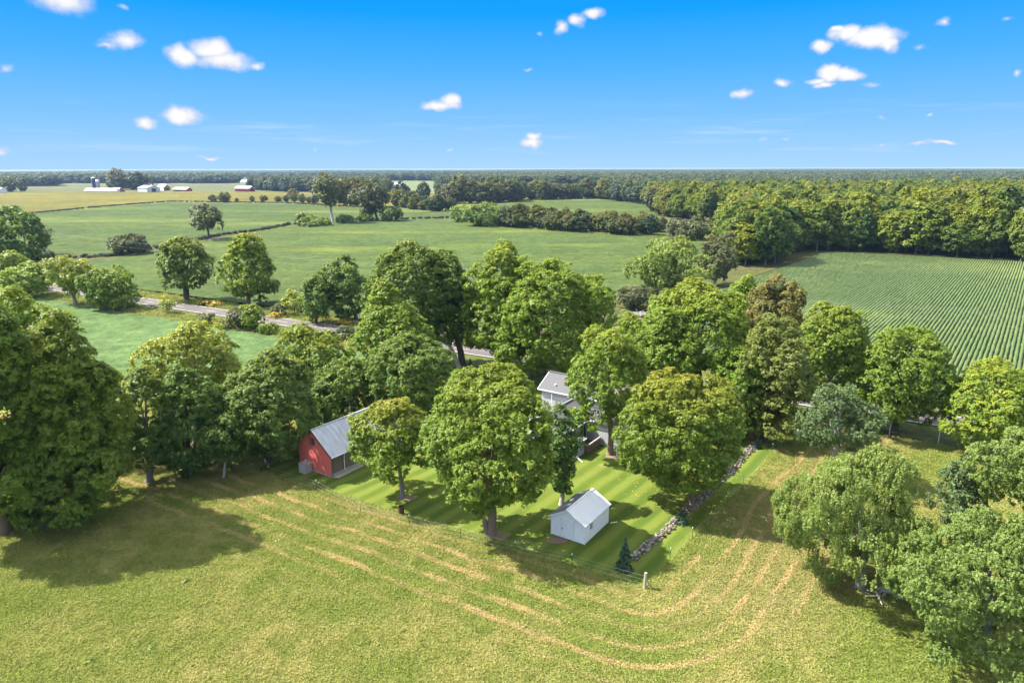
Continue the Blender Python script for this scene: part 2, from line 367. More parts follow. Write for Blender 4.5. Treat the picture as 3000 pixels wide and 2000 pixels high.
L['olive'] = mat_leaf('olive_leaves', (0.066, 0.104, 0.018), (0.170, 0.205, 0.042), (0.24, 0.20, 0.06))
L['drab'] = mat_leaf('drab_leaves', (0.045, 0.062, 0.026), (0.105, 0.125, 0.052), (0.14, 0.12, 0.06))
L['spruce'] = mat_leaf('spruce_needles', (0.022, 0.050, 0.024), (0.060, 0.100, 0.052), (0.16, 0.17, 0.07), trans=0.1)
L['lime'] = mat_leaf('lime_leaves', (0.095, 0.160, 0.018), (0.200, 0.270, 0.035), (0.3, 0.3, 0.04), trans=0.35)
WR = [(0.0, (0.55, 0.78, 0.95)), (0.2, (0.95, 1.0, 0.85)), (0.38, (1.55, 1.35, 0.7)), (0.52, (0.70, 0.85, 0.9)), (0.68, (1.7, 1.42, 0.7)), (0.8, (1.1, 1.15, 1.25)), (0.9, (1.5, 1.05, 0.9)), (1.0, (0.8, 1.0, 0.8))]
L['wood'] = mat_leaf('woodland_leaves', (0.032, 0.066, 0.011), (0.108, 0.152, 0.022), (0.30, 0.27, 0.03), rand=WR, trans=.34)
L['hedge'] = mat_leaf('hedgerow_leaves', (0.034, 0.058, 0.020), (0.086, 0.115, 0.038), (0.16, 0.11, 0.045), rand=WR)
WF = [(0.0, (0.7, 0.9, 1.1)), (0.3, (1.0, 1.0, 0.9)), (0.5, (1.3, 1.25, 1.0)), (0.7, (0.75, 0.85, 1.0)), (0.85, (1.5, 1.5, 1.7)), (1.0, (1.1, 1.0, 0.9))]
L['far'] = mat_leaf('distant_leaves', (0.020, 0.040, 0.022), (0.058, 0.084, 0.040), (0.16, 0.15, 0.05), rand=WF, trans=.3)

def mat_bark(name, c):
    m, t = new_mat(name); P = obj_co(t); q = t.vec('MULTIPLY', P, (9, 9, 1.6)).outputs[0]
    n = t.noise(q, 1.2, 5, 0.7); finish(t, t.mix(n, tuple(x * 0.6 for x in c), tuple(x * 1.35 for x in c)), 0.95, 0.1, bump=n, bstr=0.8, bdist=0.05); return m
BK = {'brown': mat_bark('brown_bark', (0.20, 0.145, 0.10)), 'grey': mat_bark('grey_bark', (0.22, 0.20, 0.17)), 'dark': mat_bark('dark_bark', (0.085, 0.07, 0.055)), 'pale': mat_bark('pale_bark', (0.38, 0.35, 0.30))}

# ------------------------------------------------------------------ foliage
def leaf_quads(rng, Pn, Nn, size):
    """three cornered leaves at Pn with normals Nn"""
    n = len(Pn); r = rng.normal(size=(n, 3)); t = np.cross(Nn, r); t /= np.linalg.norm(t, axis=1)[:, None] + 1e-9
    b = np.cross(Nn, t); s = size * rng.uniform(0.7, 1.35, n)[:, None]
    V = np.empty((n, 3, 3)); V[:, 0] = Pn + t * s * 0.55
    V[:, 1] = Pn - t * s * 0.42 + b * s * 0.37 - Nn * s * 0.06; V[:, 2] = Pn - t * s * 0.42 - b * s * 0.37 - Nn * s * 0.06
    return V.reshape(-1, 3)

def unit(v): return v / (np.linalg.norm(v, axis=-1, keepdims=True) + 1e-9)

def prof_f(kind, t):
    """crown half-width at height t in -1..1"""
    if kind == 'round': return np.ones_like(t)
    if kind == 'egg': return np.where(t > -0.1, 1.0 - 0.16 * (t + 0.1), np.clip(1 - t * t, 0.12, 1) ** -0.22)          # broad low, narrower top
    if kind == 'skirt': return np.where(t > -0.1, 1.0 - 0.20 * (t + 0.1), np.clip(1 - t * t, 0.1, 1) ** -0.42)          # foliage down to the ground
    if kind == 'bell': return np.where(t > -0.2, 1.04 - 0.46 * (t + 0.2), np.clip(1 - t * t, 0.1, 1) ** -0.42)         # pointed above, foliage down to the ground
    if kind == 'cone': return np.clip(1.12 - 0.42 * (t + 0.3), 0.45, 1.1)
    if kind == 'dome': return np.where(t < 0, 1.0 + 0.10 * (-t), 1.0)
    if kind == 'column': return 0.95 + 0.12 * np.sin(t * 5.0)
    if kind == 'vase': return np.clip(0.72 + 0.38 * t + 0.2, 0.4, 1.15)
    return np.ones_like(t)

def crown_data(seed, R, Rz, leaf, prof='egg', clump=0.9, n1=None, cover=1.25, open_=0.0, weep=0.0, aut=0.10, toplight=0.25, cut=-0.92, Ry=None, ragged=0.25):
    rng = np.random.default_rng(seed); Ry = Ry or R
    n1 = n1 or int(np.clip(14 + R * 2.6, 10, 38))
    i = np.arange(n1) + 0.5; ph = np.arccos(1 - 2 * i / n1); th = math.pi * (1 + 5 ** 0.5) * i + rng.uniform(0, 6.28)
    D = np.stack([np.cos(th) * np.sin(ph), np.sin(th) * np.sin(ph), np.cos(ph)], 1) + rng.normal(0, 0.16, (n1, 3)); D = unit(D)
    cr = rng.uniform(0.56 - .12 * ragged, 0.74 + 0.12 * ragged, n1)[:, None]; Cc = D * cr; rad = rng.uniform(0.27 - 0.08 * ragged, 0.40, n1)
    Cc = np.vstack([Cc, rng.normal(0, 0.16, (4, 3))]); rad = np.append(rad, rng.uniform(0.38, 0.5, 4))
    keep = rng.uniform(size=len(rad)) > open_ * 0.5; keep[-4:] = open_ < 0.5
    Cc = Cc[keep]; rad = rad[keep]
    area = 4 * math.pi * ((R * Ry) ** 1.6 / 3 + 2 * (R * Rz) ** 1.6 / 3) ** (1 / 1.6)
    n2 = int(area / (math.pi * clump ** 2) * 2.7 * (1 - open_ * 0.45)); n2 = max(n2, 14)
    k = rng.choice(len(rad), n2 * 3, p=rad ** 2 / (rad ** 2).sum())
    d = unit(rng.normal(size=(n2 * 3, 3)) + 0.55 * unit(Cc[k] + 1e-6) + np.array([0, 0, 0.15]))
    Pp = Cc[k] + d * rad[k][:, None] * rng.uniform(0.8, 1.06, (n2 * 3, 1))
    dist = np.linalg.norm(Pp[:, None, :] - Cc[None], axis=2) / rad[None]; dist[np.arange(len(k)), k] = 9
    ok = (dist.min(1) > 0.80) & (Pp[:, 2] > cut)
    Pp = Pp[ok][:n2]; d = d[ok][:n2]
    th_ = np.arctan2(Pp[:, 1], Pp[:, 0]); pr = prof_f(prof, Pp[:, 2]) * (1 + (.04 + 0.08 * ragged) * np.sin(2 * th_ + seed + 2.2 * Pp[:, 2]) + (.03 + 0.06 * ragged) * np.sin(3 * th_ - 3.1 * Pp[:, 2] + seed * 1.3))
    Cl = np.stack([Pp[:, 0] * R * pr, Pp[:, 1] * Ry * pr, Pp[:, 2] * Rz], 1)
    cs = clump * rng.uniform(0.6, 1.3, len(Cl))
    out = unit(d * 0.6 + unit(Cl / np.array([R, Ry, Rz])) * 0.5)
    # tufts
    kt = 9; T = len(Cl) * kt; ci = np.repeat(np.arange(len(Cl)), kt)
    dt = unit(rng.normal(size=(T, 3)) + out[ci] * 0.9 + np.array([0, 0, 0.45]))
    Tp = Cl[ci] + dt * (cs[ci] * rng.uniform(0.75, 1.05, T))[:, None] * np.array([1, 1, 0.62])
    tr = cs[ci] * 0.36
    la = 0.36 * leaf ** 2; m = max(2, int(cover * math.pi * clump ** 2 / la / kt))
    li = np.repeat(np.arange(T), m); n = len(li)
    off = unit(rng.normal(size=(n, 3)) + dt[li] * 0.7 + np.array([0, 0, 0.5])) * (tr[li] * rng.uniform(0.3, 1.1, n))[:, None]
    if weep: off[:, :2] *= 0.55; off[:, 2] = -rng.uniform(0, 1, n) ** 1.0 * tr[li] * 3.4 * weep + off[:, 2] * 0.4
    Lp = Tp[li] + off
    nv = unit(dt[li] * 0.55 + unit(off) * 0.40 + np.array([0, 0, 0.42]) + rng.normal(0, 0.34, (n, 3)))
    if weep: nv = unit(nv + rng.normal(0, 0.5, (n, 3)) * np.array([1, 1, 0.2]))
    V = leaf_quads(rng, Lp, nv, leaf)
    ctone = rng.uniform(size=len(Cl)) * 0.6 + 0.4 * rng.uniform(size=1)
    tone = 0.42 * ctone[ci[li]] + 0.22 * rng.uniform(size=T)[li] + 0.36 * rng.uniform(size=n)
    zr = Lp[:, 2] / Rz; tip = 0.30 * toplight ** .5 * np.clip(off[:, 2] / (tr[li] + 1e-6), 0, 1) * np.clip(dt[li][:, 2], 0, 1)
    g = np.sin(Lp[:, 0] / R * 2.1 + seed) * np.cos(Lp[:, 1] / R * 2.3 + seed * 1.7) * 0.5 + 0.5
    au = np.clip(aut * (0.5 + 1.0 * g) * rng.uniform(0.2, 1.6, len(Cl))[ci[li]] + toplight * np.clip(zr - 0.25, 0, 1) * rng.uniform(0.5, 1.2, n) + tip, 0, 1)  # autumn yellowing plus sunlight on crown tops and clump tips, painted as yellow
    return V, np.repeat(np.clip(tone, 0, 1), 3), np.repeat(au, 3), Cl, Cc * np.array([R, Ry, Rz])

def trunk_mb(rng, h0, htop, r0, limbs, lean=(0, 0), n=8, nl=7, fork=1):
    mb = MB(); lx, ly = lean
    def px(z): t = z / max(htop, 0.1); return Vector((lx * t * (1.3 - 0.3 * t) + 0.04 * htop * 0.3 * math.sin(z * 0.6), ly * t + 0.03 * htop * 0.3 * math.cos(z * 0.5 + 1) - 0.03 * htop * 0.3 * math.cos(1), z))
    zs = [-0.15, 0.0, 0.35, h0 * 0.5, h0, h0 + (htop - h0) * 0.35, h0 + (htop - h0) * 0.7, htop]
    rs = [r0 * 1.7, r0 * 1.45, r0 * 1.08, r0 * 0.95, r0 * 0.82, r0 * 0.55, r0 * 0.3, r0 * 0.08]
    mb.tube([px(max(z, 0)) + Vector((0, 0, min(z, 0))) for z in zs], rs, n)
    idx = list(range(len(limbs))); rng.shuffle(idx)
    for i in idx[:nl]:
        e = Vector(limbs[i]); s = px(min(max(h0 * 0.85 + (e.z - h0) * rng.uniform(0.1, 0.45), h0 * 0.7), htop * 0.85))
        mid = s.lerp(e, 0.5) + Vector((0, 0, 0.08 * (e - s).length)); rr = r0 * rng.uniform(0.25, 0.42)
        mb.tube([s, mid, e], [rr, rr * 0.7, rr * 0.2], 5, cap=False)
    return mb

TREES = []
def tree(label, bx, by, x0, x1, yt, yb, mat='maple', prof='egg', bark='brown', seed=None, group=None, name='maple_tree', cat='tree', lean=None,
         r0=None, leafk=1.0, clump=None, fatz=0.0, nl=7, depth=1.0, **kw):
    """a tree that stands on the ground point under pixel (bx, by); its crown spans x0..x1 and yt..yb in the photograph"""
    seed = seed if seed is not None else int(bx * 7 + by * 3) % 9973
    X, Y = G(bx, by); slant = math.hypot(Y, CAM_H * 0.7)
    xm = (x0 + x1) / 2; ym = (yt + yb) / 2
    xa, zt = up(Y, xm, yt); _, zb = up(Y, xm, yb); xc, zc = up(Y, xm, ym)
    R = 1.03 * (x1 - x0) / 2 / FPX * slant; h = (zt - zb) / 2
    tan = (CAM_H - zc) / Y
    Rz = math.sqrt(max(h * h - (R * depth * tan) ** 2 * 0.8, (0.45 * h) ** 2)) ; zb_ = zc - Rz
    if prof in ('skirt', 'bell'): zt_ = zc + Rz; Rz = (zt_ - 0.25) / 2; zc = 0.25 + Rz
    elif zb_ < 0.15: Rz = (zc + Rz - 0.2) / 2; zc = 0.2 + Rz
    leaf = max(0.16, slant * 0.0034) * leafk; clump = clump or (0.68 if R > 3 else 0.5) * max(1.0, slant / 95)
    kw.setdefault('ragged', .15 if mat in ('maple', 'maple_gold', 'maple_dark') else .5 if mat in ('maple_bright', 'lime') else 1.8 if mat == 'willow' else 1.1)
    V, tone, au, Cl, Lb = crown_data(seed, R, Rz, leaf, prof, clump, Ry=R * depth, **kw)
    dx = xc - X
    V = V + np.array([dx, 0, zc])
    root = empty(name, (X, Y, 0)); tag(root, label, cat, group)
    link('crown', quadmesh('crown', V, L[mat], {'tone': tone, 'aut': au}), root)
    rng = random.Random(seed); r0 = r0 or max(0.07, 0.026 * (zc + Rz) + 0.02 * R)
    limbs = [(l[0] + dx, l[1], l[2] + zc) for l in Lb if l[2] > -0.5 * Rz]
    h0 = max(zc - Rz * 0.8, 0.3)
    trunk_mb(rng, h0, zc + Rz * 0.6, r0, limbs, lean or (dx, 0), nl=nl).build('trunk', BK[bark], root, smooth=True)
    TREES.append((label, round(X), round(Y), round(R, 1), round(zc + Rz, 1), len(V) // 3))
    return root

# ------------------------------------------------------------------ ground, fields, road
def sheet(name, pts, z, mat, kind='structure'):
    me = bpy.data.meshes.new(name); me.from_pydata([(p[0], p[1], z) for p in pts], [], [list(range(len(pts)))])
    me.materials.append(M[mat]); me.update()
    if me.polygons[0].normal.z < 0: me.flip_normals()
    o = link(name, me); tag(o, kind=kind); return o
def px(*pts): return [G(x, y) for x, y in pts]

sheet('ground', [(-60000, -400), (60000, -400), (60000, 80000), (-60000, 80000)], -0.20, 'ground')
sheet('far_field', px((-400, 568), (170, 560), (930, 566), (935, 542), (700, 519), (688, 540), (170, 540), (-400, 552)), -0.06, 'field_grey')
sheet('gold_field', px((-500, 640), (60, 627), (300, 604), (500, 589), (850, 594), (1000, 603), (1280, 607), (1345, 603), (1330, 568), (1100, 562), (930, 566), (700, 563), (500, 562), (170, 560), (-500, 568)), -0.05, 'field_gold')
sheet('far_gold_field', px((1500, 604), (1900, 604), (1850, 548), (1500, 551)), -0.08, 'field_gold')
sheet('pale_field', px((930, 560), (1110, 562), (1330, 564), (1500, 549), (1480, 528), (1250, 522), (930, 527)), -0.09, 'field_pale')
sheet('distant_field', px((500, 540), (940, 544), (940, 524), (690, 516), (500, 514)), -0.10, 'field_pale')
sheet('upper_field', px((-300, 768), (100, 752), (330, 741), (480, 716), (640, 686), (760, 668), (850, 653), (1020, 643), (1200, 637), (1345, 636), (1345, 624), (1160, 614), (1000, 606), (850, 598), (500, 593), (300, 608), (60, 631), (-500, 644)), -0.035, 'field_far')
sheet('behind_hedge_field', px((1290, 642), (1500, 654), (1750, 652), (1900, 640), (1960, 620), (1900, 590), (1840, 582), (1640, 583), (1560, 590), (1420, 602), (1290, 619)), -0.045, 'field_far')
sheet('strip_field', px((1870, 700), (1895, 655), (2115, 656), (2150, 705)), -0.055, 'field_far')
_bf = px((1330, 642), (1200, 643), (1020, 649), (850, 661), (760, 681), (640, 697), (480, 731), (330, 757), (100, 768), (-500, 790))
sheet('big_field', [W(-430, 68), W(-66, 68), W(-66, 170), W(-70, 210)] + px((2095, 703), (1870, 689), (1600, 668)) + _bf, -0.03, 'field_green')
sheet('near_field', [W(-300, 12), W(-64, 12), W(-60, 46), W(-300, 46)], -0.02, 'field_near')
sheet('rough_strip', [W(-66, 66), W(-50, 66), W(-48, 250), W(-66, 230)], -0.02, 'rough_grass')
sheet('headland', [W(-50, 262), W(-50, 266), W(150, 262), W(150, 257)], -0.01, 'rough_grass')
sheet('ditch', px((-300, 768), (100, 752), (330, 741), (480, 716), (640, 686), (760, 668), (850, 653), (1020, 643), (1330, 636), (1330, 642), (1200, 643), (1020, 649), (850, 661), (760, 681), (640, 697), (480, 731), (330, 757), (100, 768), (-300, 785)), -0.025, 'rough_grass')
sheet('verge', [W(-430, 60.0), W(260, 60.0), W(260, 66), W(-430, 66)], -0.015, 'verge')
sheet('near_verge', [W(-430, 46.0), W(260, 46.0), W(260, 53.7), W(-430, 53.7)], -0.015, 'verge')
sheet('crop_soil', [W(-48, 65), W(160, 65), W(160, 258), W(20, 263), W(-48, 262)], -0.01, 'soil')
sheet('lawn', [W(-46, 0.0), W(0, 0.0), W(0, 50), W(-46, 50)], 0.03, 'lawn')

# road with painted edge lines and centre dashes
def mat_asphalt():
    m, t = new_mat('asphalt'); P = pos(t); n = t.noise(P, 1.2, 6, 0.7); n2 = t.noise(P, 0.12, 3, 0.5)
    a, b = ab_nodes(t, P); tr = t.math('SINE', t.math('MULTIPLY', b, 3.4))
    c = t.mix(n, (0.085, 0.074, 0.074), (0.135, 0.118, 0.116)); c = t.mix(t.fit(n2, 0.4, 0.7, 0, 0.4), c, (0.20, 0.175, 0.165))
    c = t.mix(t.fit(tr, -0.4, 1.0, 0, 0.25), c, (0.085, 0.075, 0.075)); finish(t, c, 0.9, 0.2, bump=n, bstr=0.3, bdist=0.02); return m
M['asphalt'] = mat_asphalt(); M['paint'] = plain('road_paint', (0.62, 0.60, 0.58), 0.8, var=0.12, scale=1.5); M['paint_y'] = plain('yellow_paint', (0.55, 0.42, 0.15), 0.8)
R0, R1 = 53.9, 59.6
rb = MB(); rb.slab([(*W(-430, R0), 0.06), (*W(260, R0), 0.06), (*W(260, R1), 0.06), (*W(-430, R1), 0.06)], 0.1)
tag(rb.build('road', M['asphalt']), kind='structure')
lb = MB()
for b0 in (R0 + 0.22, R1 - 0.34): lb.add([(*W(-430, b0), 0.065), (*W(260, b0), 0.065), (*W(260, b0 + 0.15), 0.065), (*W(-430, b0 + 0.15), 0.065)], [(0, 1, 2, 3)], 0)
for a0 in np.arange(-425, 250, 12.0): bm_ = (R0 + R1) / 2; lb.add([(*W(a0, bm_ - .07), 0.065), (*W(a0 + 3.4, bm_ - .07), 0.065), (*W(a0 + 3.4, bm_ + .07), 0.065), (*W(a0, bm_ + .07), 0.065)], [(0, 1, 2, 3)], 1)
tag(lb.build('road_markings', [M['paint'], M['paint_y']]), kind='structure')

# uneven hay meadow round the yard (the yard itself is cut out)
def vnoise(x, y, s, seed=0):
    r = np.random.default_rng(seed); out = np.zeros_like(x)
    for k in range(6):
        a = r.uniform(0, 6.28); f = s * r.uniform(0.6, 1.7); out += np.sin((x * math.cos(a) + y * math.sin(a)) * f + r.uniform(0, 6.28))
    return out / 6
def ab_of(x, y):
    det = E1[0] * E2[1] - E2[0] * E1[1]; X = x - O[0]; Y = y - O[1]
    return (X * E2[1] - Y * E2[0]) / det, (E1[0] * Y - E1[1] * X) / det
def meadow():
    st = 0.45; xs = np.arange(-80, 85, st); ys = np.arange(22, 112, st); Xg, Yg = np.meshgrid(xs, ys)
    z = 0.05 * vnoise(Xg, Yg, 1.1, 1) + 0.035 * vnoise(Xg, Yg, 2.8, 2) + 0.03 * vnoise(Xg, Yg, 5.0, 3)
    a, b = ab_of(Xg, Yg)
    inside = (a < 0.35) & (a > -46.3) & (b > -0.35)
    nx, ny = len(xs), len(ys); idx = np.arange(nx * ny).reshape(ny, nx)
    F = np.stack([idx[:-1, :-1], idx[:-1, 1:], idx[1:, 1:], idx[1:, :-1]], -1).reshape(-1, 4)
    ins = inside.ravel(); bb = b.ravel(); aa = a.ravel()
    drop = ins[F].all(1) | (bb[F] > 47).any(1) | ((aa[F] < -62).any(1) & (bb[F] > 13).any(1))
    dens = np.clip(1.25 - (np.hypot(Xg, Yg) - 45) / 60, 0.12, 1.0)
    dens[(Xg < -52) & (Yg < 60)] = 0.3
    me = quadmesh('hay_meadow', np.stack([Xg.ravel(), Yg.ravel(), z.ravel()], 1), M['hay'], {'dens': dens.ravel()}, F=F[~drop], smooth=True)
    return tag(link('meadow', me), kind='structure')
mead = meadow()

# blades of hay scattered on it
def tuft_mesh(name, seed, nb, hmin, hmax, spread, mat, wid=0.022):
    r = np.random.default_rng(seed); V = []
    for i in range(nb):
        p = r.normal(0, spread, 2); a = r.uniform(0, 6.28); h = r.uniform(hmin, hmax); ln = h * r.uniform(0.5, 1.6)
        d = np.array([math.cos(a), math.sin(a)]); s = np.array([-d[1], d[0]]) * wid * r.uniform(0.7, 1.5)
        q = p + d * ln * 0.45; e = p + d * ln
        V += [[*(p - s), -0.02], [*(p + s), -0.02], [*(q + s * 0.8), h * 0.75], [*(q - s * 0.8), h * 0.75],
              [*(q - s * 0.8), h * 0.75], [*(q + s * 0.8), h * 0.75], [*(e + s * 0.15), h * r.uniform(0.6, 1.0)], [*(e - s * 0.15), h * 0.7]]
    return quadmesh(name, V, mat, F=np.arange(len(V)).reshape(-1, 4))
def scatter(name, target, protos, density, smin, smax, label, seed=0, attr=None):
    ng = bpy.data.node_groups.new(name, 'GeometryNodeTree')
    ng.interface.new_socket('Geometry', in_out='INPUT', socket_type='NodeSocketGeometry')
    ng.interface.new_socket('Geometry', in_out='OUTPUT', socket_type='NodeSocketGeometry')
    N = ng.nodes; Lk = ng.links
    gi = N.new('NodeGroupInput'); go = N.new('NodeGroupOutput'); jn = N.new('GeometryNodeJoinGeometry')
    oi = N.new('GeometryNodeObjectInfo'); oi.inputs[0].default_value = target; oi.transform_space = 'ORIGINAL'
    for i, pr in enumerate(protos):
        dp = N.new('GeometryNodeDistributePointsOnFaces'); Lk.new(oi.outputs['Geometry'], dp.inputs['Mesh'])
        dp.inputs['Density'].default_value = density / len(protos); dp.inputs['Seed'].default_value = seed + i
        if attr:
            na = N.new('GeometryNodeInputNamedAttribute'); na.data_type = 'FLOAT'; na.inputs[0].default_value = attr
            mm = N.new('ShaderNodeMath'); mm.operation = 'MULTIPLY'; mm.inputs[1].default_value = density / len(protos)
            Lk.new(na.outputs[0], mm.inputs[0]); Lk.new(mm.outputs[0], dp.inputs['Density'])
        ip = N.new('GeometryNodeInstanceOnPoints'); Lk.new(dp.outputs['Points'], ip.inputs['Points'])
        po = N.new('GeometryNodeObjectInfo'); po.inputs[0].default_value = pr; po.transform_space = 'ORIGINAL'; po.inputs['As Instance'].default_value = True
        Lk.new(po.outputs['Geometry'], ip.inputs['Instance'])
        rr = N.new('FunctionNodeRandomValue'); rr.data_type = 'FLOAT_VECTOR'; rr.inputs[0].default_value = (-0.15, -0.15, 0); rr.inputs[1].default_value = (0.15, 0.15, 6.28)
        rs = N.new('FunctionNodeRandomValue'); rs.data_type = 'FLOAT'; rs.inputs[2].default_value = smin; rs.inputs[3].default_value = smax; rs.inputs['Seed'].default_value = 5
        Lk.new(rr.outputs[0], ip.inputs['Rotation']); Lk.new(rs.outputs[1], ip.inputs['Scale'])
        Lk.new(ip.outputs[0], jn.inputs[0])
    Lk.new(jn.outputs[0], go.inputs[0])
    me = bpy.data.meshes.new(name); me.from_pydata([(0, 0, 0)], [], []); o = link(name, me)
    md = o.modifiers.new('scatter', 'NODES'); md.node_group = ng
    tag(o, label, None, None, 'stuff'); return o
tufts = [bpy.data.objects.new('tuft', tuft_mesh('tuft', k, 22, 0.04, 0.19, 0.20, M['hay_blades'], 0.017)) for k in range(3)]
scatter('hay_grass', mead, tufts, 36.0, 0.5, 1.45, 'loose mown hay grass all over the foreground meadow', attr='dens')

# rows of the crop on the right
def crop_rows():
    r = np.random.default_rng(3); V = []; F = []; k = 0
    arow = np.arange(-47, 112, 0.74)
    for a in arow:
        b1 = 258 - 0.02 * max(a, 0); b0 = 66.5 + r.uniform(-0.2, 0.2)
        # rows beyond what the camera can see from the yard side are cut shorter
        bs = np.arange(b0, b1, 1.8); n = len(bs)
        wj = 0.29 * (1 + r.normal(0, 0.13, n)); hj = 0.37 * (1 + r.normal(0, 0.10, n)); aj = a + r.normal(0, 0.03, n)
        bow = 0.0
        prof = [(-1, 0.02), (-0.75, 0.75), (0.0, 1.0), (0.75, 0.75), (1, 0.02)]
        for (u, h) in prof:
            aa = aj + u * wj; x = O[0] + aa * E1[0] + bs * E2[0]; y = O[1] + aa * E1[1] + bs * E2[1]
            V.append(np.stack([x, y, h * hj * (1 + r.normal(0, 0.06, n))], 1))
        idx = k + np.arange(5)[:, None] * n + np.arange(n)[None]
        F.append(np.stack([idx[:-1, :-1], idx[1:, :-1], idx[1:, 1:], idx[:-1, 1:]], -1).reshape(-1, 4)); k += 5 * n
    me = quadmesh('crop_rows', np.vstack(V), M['rows'], F=np.vstack(F)); me.flip_normals()
    tag(link('crop_rows', me), 'long parallel rows of low green crop on bare soil', None, None, 'stuff')
crop_rows()

# ------------------------------------------------------------------ buildings of the yard
BR = math.radians(-34)
def mat_boards(name, col, axis='X', w=0.2, var=0.15, streak=None, rough=0.85):
    m, t = new_mat(name); P = obj_co(t)
    q = t.vec('MULTIPLY', P, (7, 7, 0.8) if axis != 'Z' else (0.8, 0.8, 7)).outputs[0]; n = t.noise(q, 1.5, 5, 0.7); n2 = t.noise(P, 0.9, 4, 0.6)
    c = t.mix(n, tuple(x * (1 - var) for x in col), tuple(min(1, x * (1 + var)) for x in col))
    if streak: c = t.mix(t.fit(n2, 0.5, 0.75, 0, 0.6), c, streak)
    finish(t, c, rough, 0.25, bump=n, bstr=0.25, bdist=0.01); return m
M['red'] = mat_boards('red_barn_paint', (0.62, 0.135, 0.105), streak=(0.52, 0.15, 0.115), var=0.10)
M['grey_wood'] = mat_boards('weathered_wood', (0.185, 0.135, 0.100), var=0.35, streak=(0.11, 0.08, 0.06))
M['deck_wood'] = mat_boards('stained_wood', (0.22, 0.145, 0.115), var=0.25)
M['white'] = mat_boards('white_siding', (0.80, 0.785, 0.76), 'Z', var=0.07, streak=(0.68, 0.665, 0.64))
M['house'] = mat_boards('house_siding', (0.42, 0.42, 0.43), 'Z', var=0.05)
M['white2'] = plain('white_trim', (0.78, 0.78, 0.78), 0.6, var=0.05)
def mat_metal(name, col, col2, rough=0.45):
    m, t = new_mat(name); P = obj_co(t); q = t.vec('MULTIPLY', P, (0.5, 2.2, 0.5)).outputs[0]
    n = t.noise(q, 1.3, 6, 0.65); n2 = t.noise(P, 9, 3, 0.6)
    c = t.mix(t.fit(n, 0.3, 0.72), col, col2); c = t.mix(t.fit(n2, 0.5, 0.9, 0, 0.3), c, tuple(x * 0.8 for x in col))
    finish(t, c, rough, 0.5, 0.25, n, 0.1); return m
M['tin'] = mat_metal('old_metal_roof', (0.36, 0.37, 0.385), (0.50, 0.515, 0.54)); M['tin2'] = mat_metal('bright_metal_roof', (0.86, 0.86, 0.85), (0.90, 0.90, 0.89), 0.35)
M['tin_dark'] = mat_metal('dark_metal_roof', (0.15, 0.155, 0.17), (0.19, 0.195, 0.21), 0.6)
def mat_shingle():
    m, t = new_mat('asphalt_shingles'); P = obj_co(t)
    b = t.new('ShaderNodeTexBrick', {'Vector': P, 'Scale': 3.2, 'Mortar Size': 0.012, 'Color1': (0.105, 0.102, 0.106, 1), 'Color2': (0.128, 0.125, 0.129, 1), 'Mortar': (0.1, 0.097, 0.1, 1)})
    n = t.noise(P, 1.0, 4, 0.6); c = t.mix(t.fit(n, 0.35, 0.7, 0, 0.3), b.outputs[0], (0.11, 0.108, 0.11)); finish(t, c, 0.9, 0.2); return m
M['shingle'] = mat_shingle(); M['concrete'] = plain('concrete', (0.36, 0.32, 0.27), 0.95, scale=2, var=0.2, bump=0.2)
M['glass'] = plain('window_glass', (0.03, 0.035, 0.045), 0.08, 0.6, var=0.1); M['dark'] = plain('dark_interior', (0.03, 0.028, 0.026), 0.9)
M['rust'] = plain('rusted_steel', (0.085, 0.042, 0.032), 0.85, 0.3, 0.2, 0.45, 9, 0.3); M['steel'] = plain('galvanised_wire', (0.42, 0.43, 0.42), 0.5, 0.5, 0.4)
M['cable'] = plain('aluminium_cable', (0.30, 0.31, 0.31), .6); M['post_green'] = plain('green_steel_post', (0.035, 0.065, 0.045), 0.6); M['post_white'] = plain('white_post_tip', (0.75, 0.75, 0.72), 0.6)
M['post_wood'] = mat_boards('grey_post_wood', (0.36, 0.30, 0.24), var=0.3); M['dirt'] = plain('bare_dirt', (0.20, 0.125, 0.085), 0.95, scale=3, var=0.3, bump=0.4)
M['dirt_lawn'] = plain('worn_earth', (0.17, 0.135, 0.075), 0.95, scale=5, var=0.35, bump=0.4); M['asphalt_patch'] = plain('dark_roof_patch', (0.055, 0.054, 0.057), 0.9, var=0.1)

# red barn: origin at its near right corner, +y along the ridge
bx_, by_ = -19.9, 69.4
barn = tag(empty('barn', (bx_, by_, 0), BR), 'red board barn with long grey metal roof and dark plank right side', 'barn')
BWd, BL_, EV, AP = 5.3, 13.5, 2.85, 5.05
def gable_wall(x0, x1, y, t, ev, ap, hole=None, step=0.2, mb=None, side=-1):
    """vertical boards of a gable end, each a little proud or shy of its neighbours"""
    mb = mb or MB(); n = int(round((x1 - x0) / step)); r = random.Random(5); xm = (x0 + x1) / 2
    hz = lambda x: ev + (ap - ev) * (1 - abs(x - xm) / ((x1 - x0) / 2))
    for i in range(n):
        a = x0 + (x1 - x0) * i / n + 0.004; b = x0 + (x1 - x0) * (i + 1) / n - 0.004; j = r.uniform(0, 0.012) + (0.01 if i % 2 else 0)
        ya = y + side * j; yb = y + t
        za, zb = hz(a) - 0.02, hz(b) - 0.02
        segs = [(0.12, za, zb)]
        if hole and a < hole[1] and b > hole[0]: segs = [(0.12, hole[2], hole[2]), (hole[3], za, zb)]
        for (z0, z1a, z1b) in segs:
            mb.add([(a, ya, z0), (b, ya, z0), (b, yb, z0), (a, yb, z0), (a, ya, z1a), (b, ya, z1b), (b, yb, z1b), (a, yb, z1a)],
                   [(0, 3, 2, 1), (4, 5, 6, 7), (0, 1, 5, 4), (1, 2, 6, 5), (2, 3, 7, 6), (3, 0, 4, 7)])
    return mb
WX0, WX1, WZ0, WZ1 = -3.05, -2.55, 3.25, 4.0
